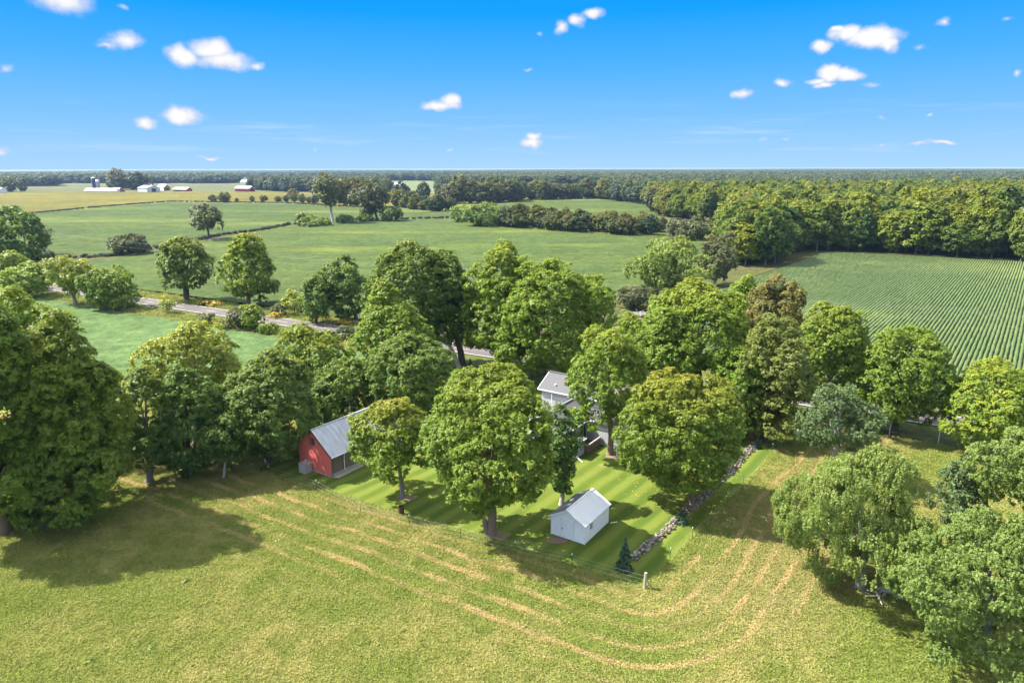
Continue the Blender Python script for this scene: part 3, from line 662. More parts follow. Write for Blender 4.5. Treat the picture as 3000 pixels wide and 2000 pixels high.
gw = gable_wall(-BWd, 0, 0, 0.1, EV, AP, (WX0, WX1, WZ0, WZ1)); gable_wall(-BWd, 0, BL_ - 0.1, 0.1, EV, AP, mb=gw, side=0)
gw.box(-BWd, -BWd + 0.1, 0.1, BL_ - 0.1, 0.12, EV); wl = gw.build('wall', M['red'], barn)
wb = MB(); wb.box(WX0 - .07, WX1 + .07, -.05, 0, WZ1, WZ1 + .08); wb.box(WX0 - .07, WX1 + .07, -.07, 0, WZ0 - .1, WZ0); wb.box(WX0 - .07, WX0, -.05, 0, WZ0, WZ1); wb.box(WX1, WX1 + .07, -.05, 0, WZ0, WZ1)
wb.box((WX0 + WX1) / 2 - .015, (WX0 + WX1) / 2 + .015, -.02, .03, WZ0, WZ1); wb.box(WX0, WX1, -.019, .029, (WZ0 + WZ1) / 2 - .015, (WZ0 + WZ1) / 2 + .015)
win = wb.build('window', M['grey_wood'], barn); wb = MB(); wb.box(WX0, WX1, .04, .06, WZ0, WZ1); wb.build('pane', M['glass'], win)
wb = MB(); wb.box(WX0 - .33, WX0 - .09, -.06, -.01, WZ0 - .02, WZ1 + .04); wb.build('shutter', M['grey_wood'], win)
# right wall of upright weathered planks, one object each (they share four meshes)
pm = []
for k in range(4):
    r = random.Random(k); q = MB(); q.box(0, 0.05 + 0.012 * k, 0, 0.238, 0, EV - 0.42 - 0.03 * (k % 2)); pm.append(q.mesh('plank', M['grey_wood']))
for i in range(int((BL_ - 0.2) / 0.245)):
    link('plank', pm[(i * 3 + i // 4) % 4], barn, (-0.09, 0.12 + i * 0.245, 0.38))
q = MB(); q.box(-0.16, -0.1, 0.1, BL_ - 0.1, 0.1, EV - 0.05); q.box(-0.12, 0.02, 0, 0.11, 0.13, EV - 0.1); q.box(-0.1, 0.0, 0.1, BL_, EV - 0.2, EV - 0.06); q.build('frame', M['grey_wood'], barn)
q = MB(); q.box(-BWd - .03, 0.04, -0.03, 0.16, -.1, 0.12); q.box(-0.3, 0.10, 0.16, BL_, -.1, 0.36); q.box(-BWd - .03, -BWd + .16, .16, BL_, -.1, .12); q.add([(0.10, 0.0, .05), (0.75, 0.3, 0.05), (0.75, 12, .05), (0.10, 12, .05)], [(0, 1, 2, 3)])
q.build('foundation', M['concrete'], barn)
def gable_roof(x0, x1, y0, y1, ev, ap, over, mat_l, mat_r, parent, t=0.06, rib=None, ribh=0.03, name='roof'):
    xm = (x0 + x1) / 2; hw = (x1 - x0) / 2; sl = (ap - ev) / hw; zl = ev - sl * over
    mb = MB(); top = ap + 0.07
    mb.slab([(xm, y0, top), (xm, y1, top), (x0 - over, y1, zl + .07), (x0 - over, y0, zl + .07)], t, 0)
    mb.slab([(x1 + over, y0, zl + .07), (x1 + over, y1, zl + .07), (xm, y1, top), (xm, y0, top)], t, 1)
    if rib:
        n = int((y1 - y0) / rib)
        for i in range(n + 1):
            y = y0 + 0.03 + (y1 - y0 - 0.06) * i / n
            for sx_, mi in ((-1, 0), (1, 1)):
                p = Vector((xm + sx_ * 0.04, y, top - 0.04 * sl)); e = Vector((xm + sx_ * (hw + over - 0.01), y, zl + .07 + 0.01 * sl))
                mb.bar(p + Vector((0, 0, ribh / 2)), e + Vector((0, 0, ribh / 2)), 0.035, ribh, mi)
    mb.bar((xm, y0 - .01, top + .01), (xm, y1 + .01, top + .01), 0.22, 0.035, 1)
    return mb.build(name, [mat_l, mat_r], parent)
roof = gable_roof(-BWd, 0, -0.32, BL_ + .3, EV, AP, 0.42, M['tin'], M['tin'], barn, rib=0.62, ribh=0.02)
q = MB(); q.bar((0.47, -0.3, EV - 0.34), (0.47, BL_ + .3, EV - 0.40), 0.11, 0.10); q.tube([(0.44, 1.75, EV - 0.36), (0.14, 1.8, EV - 0.75), (0.10, 1.8, EV - 1.2), (0.10, 1.8, 0.42), (0.3, 1.8, 0.3)], 0.045, 6); q.build('gutter', M['white2'], barn)
q = MB()
for sx_ in (0, 1):
    xe = 0.42 if sx_ else -BWd - 0.42; q.bar((-BWd / 2, -0.345, AP + 0.01), (xe, -0.345, EV - 0.34), 0.035, 0.16)
q.build('verge_board', M['rust'], barn)
for y in (1.5, 5.6, 9.8):
    q = MB(); q.tube([(-BWd / 2, y, AP + .05), (-BWd / 2, y, AP + 1.5)], [0.022, 0.012], 5); q.tube([(-BWd / 2, y, AP + .9), (-BWd / 2, y, AP + 1.02)], 0.05, 6); q.build('lightning_rod', M['steel'], barn)

# slatted crate against the barn
cr = tag(empty('crate', (*(Vector((bx_, by_)) + Vector((math.cos(BR) * -3.62 - math.sin(BR) * -0.62, math.sin(BR) * -3.62 + math.cos(BR) * -0.62))),  0), BR), 'pale grey slatted crate heaped with scraps against the red barn end wall', 'crate')
M['pale_wood'] = mat_boards('bleached_wood', (0.42, 0.38, 0.36), var=0.3)
sm = MB(); sm.box(-0.5, 0.5, -0.012, 0.012, 0, 0.15); smh = sm.mesh('slat', M['pale_wood'])
for i in range(6):
    for (yy, rz_) in ((-0.5, 0), (0.5, 0)): link('slat', smh, cr, (0, yy, 0.04 + i * 0.19))
    for xx in (-0.5, 0.5): link('slat', smh, cr, (xx, 0, 0.04 + i * 0.19), math.pi / 2)
for xx in (-.46, .46):
    for yy in (-.46, .46): q = MB(); q.box(xx - .035, xx + .035, yy - .035, yy + .035, 0, 1.2); q.build('post', M['pale_wood'], cr)
q = MB(); rr_ = random.Random(2)
for i in range(26):
    p = Vector((rr_.uniform(-.4, .4), rr_.uniform(-.4, .4), 0)); p.z = 1.0 + 0.45 * (1 - p.length / 0.55) * rr_.random(); d = Vector((rr_.uniform(-.3, .3), rr_.uniform(-.3, .3), rr_.uniform(-.15, .2)))
    q.bar(p, p + d, rr_.uniform(.05, .12), rr_.uniform(.03, .1))
q.box(-.44, .44, -.44, .44, .05, 1.0); q.build('scrap_wood', M['pale_wood'], cr)

# garden shed
sxp, syp = 6.5, 55.4
shed = tag(empty('shed', (sxp, syp, 0), BR), 'small white lap sided shed with a bright metal roof slope and plank door', 'shed')
SWd, SL_, SE, SA = 3.45, 4.75, 2.0, 3.0
mb = MB(); nlap = 16
def lap(mb, p0, p1, z0, z1, n, out, hole=None):
    """lap siding on the wall from p0 to p1 (ground points), outward direction out"""
    p0 = Vector((*p0, 0)); p1 = Vector((*p1, 0)); o = Vector((*out, 0)); dz = (z1 - z0) / n; L_ = (p1 - p0).length
    for i in range(n):
        a, b = z0 + i * dz, z0 + (i + 1) * dz; spans = [(0, 1)]
        if hole and b > hole[2] + .01 and a < hole[3] - .01: spans = [(0, hole[0] / L_), (hole[1] / L_, 1)]
        for (u, v) in spans:
            q0 = p0.lerp(p1, u); q1 = p0.lerp(p1, v)
            mb.add([q0 + o * .035 + Vector((0, 0, a)), q1 + o * .035 + Vector((0, 0, a)), q1 + o * .012 + Vector((0, 0, b)), q0 + o * .012 + Vector((0, 0, b)), q0 + Vector((0, 0, a)), q1 + Vector((0, 0, a))],
                   [(0, 1, 2, 3), (5, 4, 0, 1)][:1] + [(4, 0, 1, 5)])
lap(mb, (0, 0), (0, SL_), 0.05, SE, 14, (1, 0), (0.95, 1.45, 1.05, 1.62)); lap(mb, (-SWd, 0), (0, 0), 0.05, SE, 14, (0, -1)); lap(mb, (-SWd, SL_), (-SWd, 0), 0.05, SE, 14, (-1, 0)); lap(mb, (0, SL_), (-SWd, SL_), 0.05, SE, 14, (0, 1))
for yy, s_ in ((0, -1), (SL_, 1)):      # gable triangles
    for i in range(6):
        z0 = SE + (SA - SE) * i / 6; z1 = SE + (SA - SE) * (i + 1) / 6; h0 = SWd / 2 * (1 - i / 6); h1 = SWd / 2 * (1 - (i + 1) / 6)
        mb.add([(-SWd / 2 - h0, yy + s_ * .035, z0), (-SWd / 2 + h0, yy + s_ * .035, z0), (-SWd / 2 + h1, yy + s_ * .012, z1), (-SWd / 2 - h1, yy + s_ * .012, z1)], [(0, 1, 2, 3)])
mb.box(-SWd + .02, -.02, .02, SL_ - .02, 0.0, SE - .01)
for (xx, yy) in ((0, 0), (-SWd, 0), (0, SL_), (-SWd, SL_)): mb.box(xx - .055, xx + .055, yy - .055, yy + .055, 0.0, SE)
mb.build('wall', M['white'], shed)
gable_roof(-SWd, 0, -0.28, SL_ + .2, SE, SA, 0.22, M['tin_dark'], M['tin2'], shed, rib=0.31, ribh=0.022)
q = MB()
for xe in (0.22, -SWd - 0.22): q.bar((-SWd / 2, -0.30, SA + .0), (xe, -0.30, SE - 0.10), 0.03, 0.12)
q.build('rake_board', M['white2'], shed)
dr = MB()
for i in range(6): dr.box(-2.36 + i * 0.205, -2.36 + i * 0.205 + 0.195, -0.075, -0.038, 0.08, 1.93)
door = dr.build('door', M['white'], shed); q = MB()
for z0, z1 in ((0.14, 0.24), (1.72, 1.82)): q.box(-2.34, -1.15, -.098, -.077, z0, z1)
q.box(-2.46, -2.37, -.085, -.036, .05, 2.02); q.box(-1.12, -1.03, -.085, -.036, .05, 2.02); q.build('door_frame', M['white2'], door)
q = MB(); q.box(-2.30, -2.24, -.14, -.078, 0.92, 1.05); q.build('handle', M['dark'], door)
q = MB(); q.box(.03, .07, .90, .95, 1.0, 1.67); q.box(.03, .07, 1.45, 1.5, 1.0, 1.67); q.box(.03, .07, .95, 1.45, 1.0, 1.05); q.box(.03, .07, .95, 1.45, 1.62, 1.67); q.box(.035, .06, 1.19, 1.21, 1.05, 1.62); q.box(.034, .059, .95, 1.45, 1.33, 1.35)
win = q.build('window', M['white2'], shed); q = MB(); q.box(.016, .03, .95, 1.45, 1.05, 1.62); q.build('pane', M['glass'], win)
q = MB(); q.tube([(.3, SL_ - .05, .10), (.7, SL_ + .6, .05)], 0.04, 6); q.build('downspout', M['white2'], shed)
q = MB(); q.lathe([(0.0, 0.035), (0.6, 0.035), (0.78, 0.03), (0.9, 0.0)], 18); q.build('dirt_patch', M['dirt'], None, loc=(sxp - 2.45, syp + 0.75, 0.03), scale=(1.15, .6, 1)); tag(bpy.data.objects['dirt_patch'], kind='structure')

# farmhouse
hx, hy = 6.8, 75.5
house = tag(empty('farmhouse', (hx, hy, 0), BR), 'white two storey farmhouse with grey shingle roofs half hidden by maples', 'house')
mb = MB(); WN = 6.2
mb.box(-8.0, 4.2, 6.7, 12.0, 0, 4.9); mb.box(-WN + .3, -.3, 0.3, 6.69, 0, 2.9); mb.box(-.49, 4.2, 4.8, 6.69, 0, 2.95); mb.box(-.5, 1.3, -.6, 1.2, 0, 1.95)
mb.build('wall', M['house'], house)
q = MB()
lap(q, (-8.0, 6.7), (4.2, 6.7), 0.3, 4.9, 30, (0, -1)); lap(q, (-WN + .3, .3), (-.3, .3), 0.3, 2.9, 18, (0, -1)); lap(q, (-8.0, 12), (-8.0, 6.7), 0.3, 4.9, 30, (-1, 0)); lap(q, (-.3, .3), (-.3, 4.8), 0.3, 2.9, 18, (1, 0)); lap(q, (-.3, 4.8), (4.2, 4.8), 0.3, 2.9, 18, (0, -1)); lap(q, (1.3, -.6), (1.3, 1.2), 0.1, 1.95, 12, (1, 0)); lap(q, (-.5, -.6), (1.3, -.6), 0.1, 1.95, 12, (0, -1))
for i in range(10):
    z0 = 2.9 + 1.6 * i / 10; z1 = 2.9 + 1.6 * (i + 1) / 10; h0 = (WN / 2 - .3) * (1 - i / 10); h1 = (WN / 2 - .3) * (1 - (i + 1) / 10)
    q.add([(-WN / 2 - h0, .26, z0), (-WN / 2 + h0, .26, z0), (-WN / 2 + h1, .28, z1), (-WN / 2 - h1, .28, z1)], [(0, 1, 2, 3)])
    h0 = 2.65 * (1 - i / 10); h1 = 2.65 * (1 - (i + 1) / 10); z0 = 4.9 + 1.5 * i / 10; z1 = 4.9 + 1.5 * (i + 1) / 10
    for xx in (-8.02, 4.22): q.add([(xx, 9.35 - h0, z0), (xx, 9.35 + h0, z0), (xx, 9.35 + h1, z1), (xx, 9.35 - h1, z1)], [(0, 1, 2, 3)])
q.build('siding', M['house'], house)
q = MB(); q.slab([(-8.45, 6.4, 5.0), (4.6, 6.4, 5.0), (4.6, 9.35, 6.6), (-8.45, 9.35, 6.6)], .1); q.slab([(-8.45, 9.35, 6.6), (4.6, 9.35, 6.6), (4.6, 12.3, 5.0), (-8.45, 12.3, 5.0)], .1)
q.bar((-8.45, 9.35, 6.63), (4.6, 9.35, 6.63), .3, .06)
q.slab([(-WN / 2, -.05, 4.62), (0.05, -.05, 2.92), (0.05, 3.6, 2.92), (-WN / 2, 3.6, 4.62)], .1)
q.slab([(-WN / 2, 3.6, 4.62), (0.05, 3.6, 2.92), (0.05, 4.8, 2.92), (-WN / 2, 6.68, 4.62)], .1); q.slab([(-WN - .05, -.05, 2.92), (-WN / 2, -.05, 4.62), (-WN / 2, 6.68, 4.62), (-WN - .05, 6.68, 2.92)], .1)
q.slab([(-.7, 4.5, 3.0), (4.5, 4.5, 3.0), (4.5, 6.69, 3.7), (-.7, 6.69, 3.7)], .1); q.slab([(-.9, -.85, 2.5), (1.5, -.85, 1.98), (1.5, 1.4, 1.98), (-.9, 1.4, 2.5)], .08)
rf = q.build('roof', M['shingle'], house)
q = MB(); q.bar((-WN / 2, -.04, 4.66), (-WN / 2, 6.6, 4.66), .28, .05); q.build('ridge_cap', M['tin_dark'], rf)
q = MB(); 
for (a, b) in (((-8.47, 6.36, 4.92), (4.6, 6.36, 4.92)), ((-8.47, 6.36, 4.92), (-8.47, 9.35, 6.52)), ((-WN / 2, -.07, 4.55), (.07, -.07, 2.85)), ((.09, -.07, 2.85), (.09, 4.5, 2.85)), ((-WN / 2, -.07, 4.55), (-WN - .05, -.07, 2.85)), ((-.9, -.88, 2.42), (1.52, -.88, 1.90)), ((1.53, -.88, 1.9), (1.53, 1.4, 1.9)), ((-.3, 4.46, 2.93), (4.5, 4.46, 2.93))): q.bar(a, b, .05, .16)
q.build('fascia', M['white2'], house)
for (x, y, z) in ((-3.9, 8.2, 5.98), (-6.3, 7.3, 5.5)): q = MB(); q.lathe([(.0, z + .28), (.12, z + .26), (.12, z)], 8, (x, y)); q.build('roof_vent', M['white2'], rf)
q = MB(); q.tube([(-6.3, 6.45, 3.4), (-6.3, 6.45, 4.6)], .06, 7); q.build('vent_pipe', M['white2'], rf)
q = MB()
for (x, y, rx, ry) in ((-4.6, 8.75, .75, .33), (-5.35, 8.65, .4, .25), (-4.0, 8.8, .5, .2)):
    q.add([(x + rx * math.cos(k * .5236), y + ry * math.sin(k * .5236), 6.6 - (9.35 - y - ry * math.sin(k * .5236)) * 1.6 / 2.95 + .012 + .001 * rx) for k in range(12)], [list(range(12))])
q.build('roof_patch', M['asphalt_patch'], rf)
q = MB(); q.tube([(-7.05, 6.62, 4.35), (-7.05, 6.56, 4.35)], .27, 14); wn = q.build('window', M['white2'], house); q = MB(); q.tube([(-7.05, 6.57, 4.35), (-7.05, 6.545, 4.35)], .2, 14); q.build('pane', M['glass'], wn)
q = MB(); q.box(-7.07, -7.03, 6.535, 6.55, 4.15, 4.55); q.box(-7.25, -6.85, 6.534, 6.549, 4.33, 4.37); q.build('muntin', M['white2'], wn)
q = MB(); q.box(-.30, -.22, 3.0, 4.55, .35, 2.5); gd = q.build('glass_door', M['glass'], house); q = MB(); q.box(-.31, -.2, 2.92, 3.0, .3, 2.6); q.box(-.31, -.2, 4.55, 4.63, .3, 2.6); q.box(-.31, -.2, 3.0, 4.55, 2.5, 2.6); q.box(-.31, -.2, 3.75, 3.8, .35, 2.5); q.build('frame', M['white2'], gd)
for (x, z) in ((-5.0, 1.5), (-2.0, 1.5)):
    q = MB(); q.box(x - .5, x + .5, .2, .27, z - .6, z + .6); wn = q.build('window', M['white2'], house); q = MB(); q.box(x - .42, x + .42, .185, .2, z - .52, z + .52); q.build('pane', M['glass'], wn)
q = MB(); q.tube([(4.0, 4.6, 2.8), (4.0, 4.68, .4), (4.2, 4.2, .2), (4.9, 2.6, .08)], .05, 6); q.build('downspout', M['white2'], house); q = MB(); q.tube([(1.45, -.7, 1.85), (1.4, -.66, .25), (2.4, -1.2, .08)], .045, 6); q.build('downspout', M['white2'], house)
# deck
deck = tag(empty('deck', (hx, hy, 0), BR), 'low brown wooden deck with a railing beside the farmhouse door', 'deck')
q = MB(); q.box(-.18, 1.75, 1.4, 4.7, .05, .26); q.build('frame', M['deck_wood'], deck)
q = MB(); q.box(0, 1.9, 0, .138, 0, .035); fb = q.mesh('floor_board', M['deck_wood'])
for i in range(22): link('floor_board', fb, deck, (-.17, 1.42 + i * .148, .265))
q = MB(); q.box(-.018, .018, -.018, .018, 0, .78); bl = q.mesh('baluster', M['deck_wood'])
for i in range(23): link('baluster', bl, deck, (1.72, 1.5 + i * .142, .3))
for i in range(12): link('baluster', bl, deck, (.1 + i * .14, 1.45, .3))
for p0, p1 in (((1.72, 1.4), (1.72, 4.7)), ((0.0, 1.45), (1.75, 1.45))):
    q = MB(); q.bar((*p0, 1.12), (*p1, 1.12), .14, .04); q.bar((*p0, 1.02), (*p1, 1.02), .04, .08); q.build('rail', M['pale_wood'], deck)
q = MB(); q.box(-.045, .045, -.045, .045, 0, 1.12); ps = q.mesh('post', M['deck_wood'])
for p in ((1.72, 1.45), (1.72, 3.0), (1.72, 4.65), (0, 1.45)): link('post', ps, deck, (*p, 0))

# rusty barrel
bpx = G(1176, 1507)
brl = tag(empty('barrel', (*bpx, 0)), 'rusty open steel burn barrel standing at the lawn edge', 'barrel')
q = MB(); q.lathe([(.0, .02), (.29, .02), (.29, .3), (.305, .32), (.29, .34), (.29, .6), (.305, .62), (.29, .64), (.29, .9), (.3, .91), (.27, .91), (.27, .1), (0, .1)], 20); q.build('drum', M['rust'], brl, smooth=False)
q = MB(); q.lathe([(.0, .6), (.268, .55)], 12); q.build('ash', M['dark'], brl)

# ------------------------------------------------------------------ fences
def post_mesh(h, tip=True):
    q = MB(); q.box(-.022, .022, -.004, .004, 0, h); q.box(-.004, .004, -.004, .028, 0, h)
    me = q.mesh('post', M['post_green']); return me
pmesh = post_mesh(1.35); tq = MB(); tq.box(-.03, .03, -.012, .036, 1.22, 1.38); tmesh = tq.mesh('post_tip', M['post_white'])
def wire_fence(label, bases, zs, wooden=(), sag=0.04, h=1.35):
    root = tag(empty('wire_fence', (*bases[0], 0)), label, 'fence'); o = Vector((*bases[0], 0))
    for i, b in enumerate(bases):
        p = Vector((*b, 0)) - o
        if i in wooden:
            q = MB(); q.tube([p + Vector((0, 0, -.1)), p + Vector((0, 0, .7)), p + Vector((.02, 0, 1.5))], [.13, .12, .115], 10)
            q.bar(p + Vector((.12, .05, .9)), p + Vector((.5, .35, 0)), .07); x = q.build('post', M['post_wood'], root); x['label'] = 'thick round weathered wooden corner post'
        else:
            x = link('post', pmesh, root, p, random.uniform(0, 3)); link('tip', tmesh, x)
    for z in zs:
        q = MB()
        for a, b in zip(bases[:-1], bases[1:]):
            a_, b_ = Vector((*a, z)) - o, Vector((*b, z)) - o
            q.tube([a_, a_.lerp(b_, .33) - Vector((0, 0, sag)), a_.lerp(b_, .66) - Vector((0, 0, sag)), b_], .0045, 4, cap=False)
        q.build('wire', M['steel'], root)
    return root
fpx = [(789, 1398), (928, 1440), (1057, 1505), (1200, 1545), (1350, 1580), (1510, 1625), (1675, 1662), (1889, 1725)]
wire_fence('wire fence on thin steel posts along the front of the lawn', [G(*p) for p in fpx], (0.45, 0.85, 1.2), wooden=(7,))
fp2 = [(1893, 1722), (1963, 1645), (2027, 1583), (2082, 1536), (2130, 1477), (2177, 1425), (2262, 1330), (2330, 1262)]
wire_fence('wire fence on steel posts beside the stone wall', [G(*p) for p in fp2][1:], (0.5, 1.0))
fp3 = [(2500, 1262), (2605, 1275), (2748, 1300), (2875, 1325), (3010, 1350)]
rf3 = wire_fence('wire fence with white posts under the roadside maples', [G(*p) for p in fp3], (0.5, 1.1))
q = MB(); q.tube([(0, 0, 0), (0, 0, 1.6)], .045, 7); wp = q.mesh('post', M['post_white'])
for ch in list(rf3.children):
    if ch.name.startswith('post'): ch.data = wp

# stone wall
def mat_stone():
    m, t = new_mat('field_stone'); P = obj_co(t); r = t.new('ShaderNodeObjectInfo').outputs['Random']; n = t.noise(P, 4, 5, 0.7)
    c = t.ramp(r, [(0, (0.13, 0.11, 0.09)), (.3, (0.24, 0.20, 0.165)), (.55, (0.33, 0.28, 0.23)), (.8, (0.20, 0.16, 0.13)), (1, (0.42, 0.38, 0.33))]); c = t.mix(n, t.mix(0.5, c, (0.1, 0.09, 0.08)), c); finish(t, c, 0.95, 0.15, bump=n, bstr=0.5, bdist=0.03); return m
M['stone'] = mat_stone()
def stone_mesh(seed):
    import bmesh
    bm = bmesh.new(); bmesh.ops.create_icosphere(bm, subdivisions=2, radius=0.5); r = random.Random(seed)
    ax = [Vector((r.gauss(0, 1), r.gauss(0, 1), r.gauss(0, 1))).normalized() for _ in range(7)]; dd = [r.uniform(.3, .44) for _ in ax]
    for v in bm.verts:
        for a_, d_ in zip(ax, dd):
            k = v.co.dot(a_)
            if k > d_: v.co -= a_ * (k - d_)
    me = bpy.data.meshes.new('stone'); bm.to_mesh(me); bm.free(); me.materials.append(M['stone']); return me
stm = [stone_mesh(k) for k in range(6)]
wpath = [Vector(G(*p)) for p in [(1855, 1637), (1935, 1570), (1995, 1515), (2015, 1497), (2080, 1440), (2130, 1390), (2205, 1312), (2270, 1262)]]
wo = wpath[0]; wall = tag(empty('stone_wall', (wo.x, wo.y, 0)), 'low tumbled fieldstone wall running back along the right edge of the lawn', 'wall')
rs = random.Random(11); tot = sum((b - a).length for a, b in zip(wpath[:-1], wpath[1:])); nst = 0; far_st = MB(); s_ = 0
def along(s):
    for a, b in zip(wpath[:-1], wpath[1:]):
        l = (b - a).length
        if s <= l: return a.lerp(b, s / l), (b - a).normalized()
        s -= l
    return wpath[-1], (wpath[-1] - wpath[-2]).normalized()
while s_ < tot:
    for lay in range(2):
        for side in ((-.32, 0.02, .34) if lay == 0 else (-.14, .18)):
            p, d = along(s_ + rs.uniform(-.15, .15)); nrm = Vector((-d.y, d.x)); q = p + nrm * (side + rs.uniform(-.12, .12)) - wo; sc = rs.uniform(.2, .44) * (1.0 if lay == 0 else .85)
            zz = sc * .30 + lay * rs.uniform(.2, .32)
            if nst < 296:
                o = link('stone', stm[rs.randrange(6)], wall, (q.x, q.y, zz)); o.rotation_euler = (rs.uniform(-.5, .5), rs.uniform(-.5, .5), rs.uniform(0, 6.28)); o.scale = (sc * rs.uniform(.9, 1.3), sc, sc * rs.uniform(.6, .9)); nst += 1
            else:
                me = stm[rs.randrange(6)]; R_ = Matrix.Rotation(rs.uniform(0, 6), 3, 'Z'); far_st.add([(R_ @ v.co) * sc + Vector((q.x, q.y, zz)) for v in me.vertices], [list(f.vertices) for f in me.polygons])
    s_ += .40
if far_st.v: tag(far_st.build('loose_stones', M['stone'], wall), kind='stuff')
bl_ = tag(link('boulder', stone_mesh(77), None, (*G(2080, 1442), .45), 0.6, (1.25, .95, .95)), 'large pale boulder on the stone wall beside the maple', 'boulder')
# short heap of stones under the roadside maples and by the house
def heap(label, cx, cy, n, w_, l_, ang, seed):
    r = random.Random(seed); root = tag(empty('stone_heap', (cx, cy, 0)), label, 'stone heap')
    for i in range(n):
        u = r.uniform(-l_, l_); v = r.gauss(0, w_); sc = r.uniform(.25, .5)
        o = link('stone', stm[r.randrange(6)], root, (u * math.cos(ang) - v * math.sin(ang), u * math.sin(ang) + v * math.cos(ang), .12 + r.uniform(0, .15))); o.scale = (sc, sc * 1.1, sc * .7); o.rotation_euler = (r.random(), r.random(), r.random() * 6)
heap('scattered fieldstones in shade at the far end of the wall', *G(2300, 1258), 40, .5, 2.2, .6, 1)
heap('row of dark stones on the grass behind the farmhouse', *G(1585, 1092), 30, .3, 3.5, -.5, 2)
heap('rough stones in the shade beneath the round roadside maple', *G(2560, 1258), 26, .4, 2.6, -.5, 3)

# utility poles and lines
M['pole'] = mat_boards('pole_wood', (0.30, 0.25, 0.20), var=0.2)
def pole(label, x, y, h):
    r = tag(empty('utility_pole', (x, y, 0), BR), label, 'utility pole'); q = MB(); q.tube([(0, 0, -.1), (0, 0, h)], [.16, .11], 8); q.build('post', M['pole'], r)
    q = MB(); q.bar((0, -1.1, h - .6), (0, 1.1, h - .6), .1, .12); q.build('crossarm', M['pole'], r)
    for yy in (-1, -.0, 1): q = MB(); zz = h - .52 if yy else h; q.lathe([(.0, zz + .18), (.06, zz + .14), (.035, zz + .08), (.06, zz + .03), (.04, zz)], 7, (0, yy)); q.build('insulator', M['post_white'], r)
    return r
p1 = G(607, 810); pa = [W(-290, 96.5), p1, W(-88, 90), W(12, 90), W(110, 90)]
pole('wooden utility pole between the two roadside maples in the green field', *p1, 9.9); pole('tall thin utility pole beside the bare tree at the left', *pa[0], 11.5)
pole('utility pole hidden among the tall maples beyond the road', *pa[2], 9.6)
for k, (dy, z) in enumerate(((-1.0, 9.5), (1.0, 9.5), (0, 7.6))):
    q = MB(); o0 = Vector((*pa[0], 0))
    for a, b in zip(pa[:-1], pa[1:]):
        A = Vector((a[0] + dy * E2[0], a[1] + dy * E2[1], z)); B = Vector((b[0] + dy * E2[0], b[1] + dy * E2[1], z))
        q.tube([A.lerp(B, t / 10) - Vector((0, 0, 4 * 0.9 * (t / 10) * (1 - t / 10))) - o0 for t in range(11)], .009, 4, cap=False)
    tag(q.build('power_line', M['cable'], None, loc=o0), ['nearer top power line crossing the field beyond the road', 'farther top power line crossing the field beyond the road', 'lowest power line crossing the field beyond the road'][k], 'power line')

# ------------------------------------------------------------------ trees of the yard and the roadside
T = tree
T('tall full maple with orange tinged leaf patches, nearest at the left edge', 215, 1520, 60, 365, 895, 1535, 'maple_gold', 'bell', aut=.06, toplight=.08, cut=-1, seed=11, depth=.9, cover=1.25, ragged=1.4, clump=.95)
T('huge green maple cut off by the left edge beside the orange tinged one', 10, 1560, -190, 140, 850, 1570, 'maple', 'bell', aut=.04, toplight=.1, cut=-1, seed=12, ragged=1.4, clump=.95)
T('low spreading maple foliage filling the gap between the two big left maples', 120, 1545, -40, 330, 1180, 1545, 'maple', 'egg', aut=.06, toplight=.1, cut=-1, seed=113, depth=.6, ragged=.9)
T('bright green maple top showing above the big left edge maples', 60, 1330, -60, 150, 850, 1180, 'maple_bright', 'egg', aut=.15, seed=13)
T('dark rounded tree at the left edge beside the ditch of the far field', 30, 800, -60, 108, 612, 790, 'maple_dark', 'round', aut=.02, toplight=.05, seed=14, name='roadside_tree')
T('bushy yellow green tree at the left edge by the road', 20, 850, -40, 70, 742, 845, 'lime', 'round', aut=.1, seed=15, name='roadside_tree')
T('low lime green bush left of the twin trunked roadside tree', 90, 868, 22, 140, 775, 862, 'lime', 'dome', aut=.05, seed=16, name='roadside_bush', cat='bush', cut=-1)
T('light airy tree with bare trunk over the road at the left', 222, 890, 145, 245, 750, 868, 'ash', 'vase', 'grey', open_=.5, aut=.05, seed=17, name='roadside_tree')
T('small yellowish tree squeezed between two roadside trees at the left', 268, 882, 228, 285, 765, 862, 'ash', 'egg', 'grey', open_=.4, aut=.2, seed=18, name='roadside_tree')
T('round dense green tree at the near edge of the road, left', 325, 903, 258, 378, 785, 898, 'maple', 'round', aut=.03, toplight=.1, cut=-1, seed=19, name='roadside_tree')
T('small light bush at the right foot of the round roadside tree', 372, 905, 335, 402, 845, 900, 'lime', 'dome', cut=-1, seed=20, name='roadside_bush', cat='bush')
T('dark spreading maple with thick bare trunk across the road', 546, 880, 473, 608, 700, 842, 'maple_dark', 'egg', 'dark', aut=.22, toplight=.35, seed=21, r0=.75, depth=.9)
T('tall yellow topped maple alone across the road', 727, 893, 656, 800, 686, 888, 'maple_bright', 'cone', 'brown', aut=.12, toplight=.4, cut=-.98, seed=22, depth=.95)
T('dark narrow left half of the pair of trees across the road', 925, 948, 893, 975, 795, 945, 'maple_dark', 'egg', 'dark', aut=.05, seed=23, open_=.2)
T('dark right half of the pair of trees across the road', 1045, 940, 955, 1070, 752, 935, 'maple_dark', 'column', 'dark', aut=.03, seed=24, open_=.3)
T('pale sapling in the verge between two roadside maples', 861, 920, 835, 888, 852, 905, 'ash', 'round', open_=.5, seed=25, name='sapling', cat='sapling', r0=.09)
T('small bare stemmed sapling at the near road edge', 489, 918, 470, 508, 874, 902, 'ash', 'round', 'dark', open_=.5, seed=26, name='sapling', cat='sapling', r0=.09)
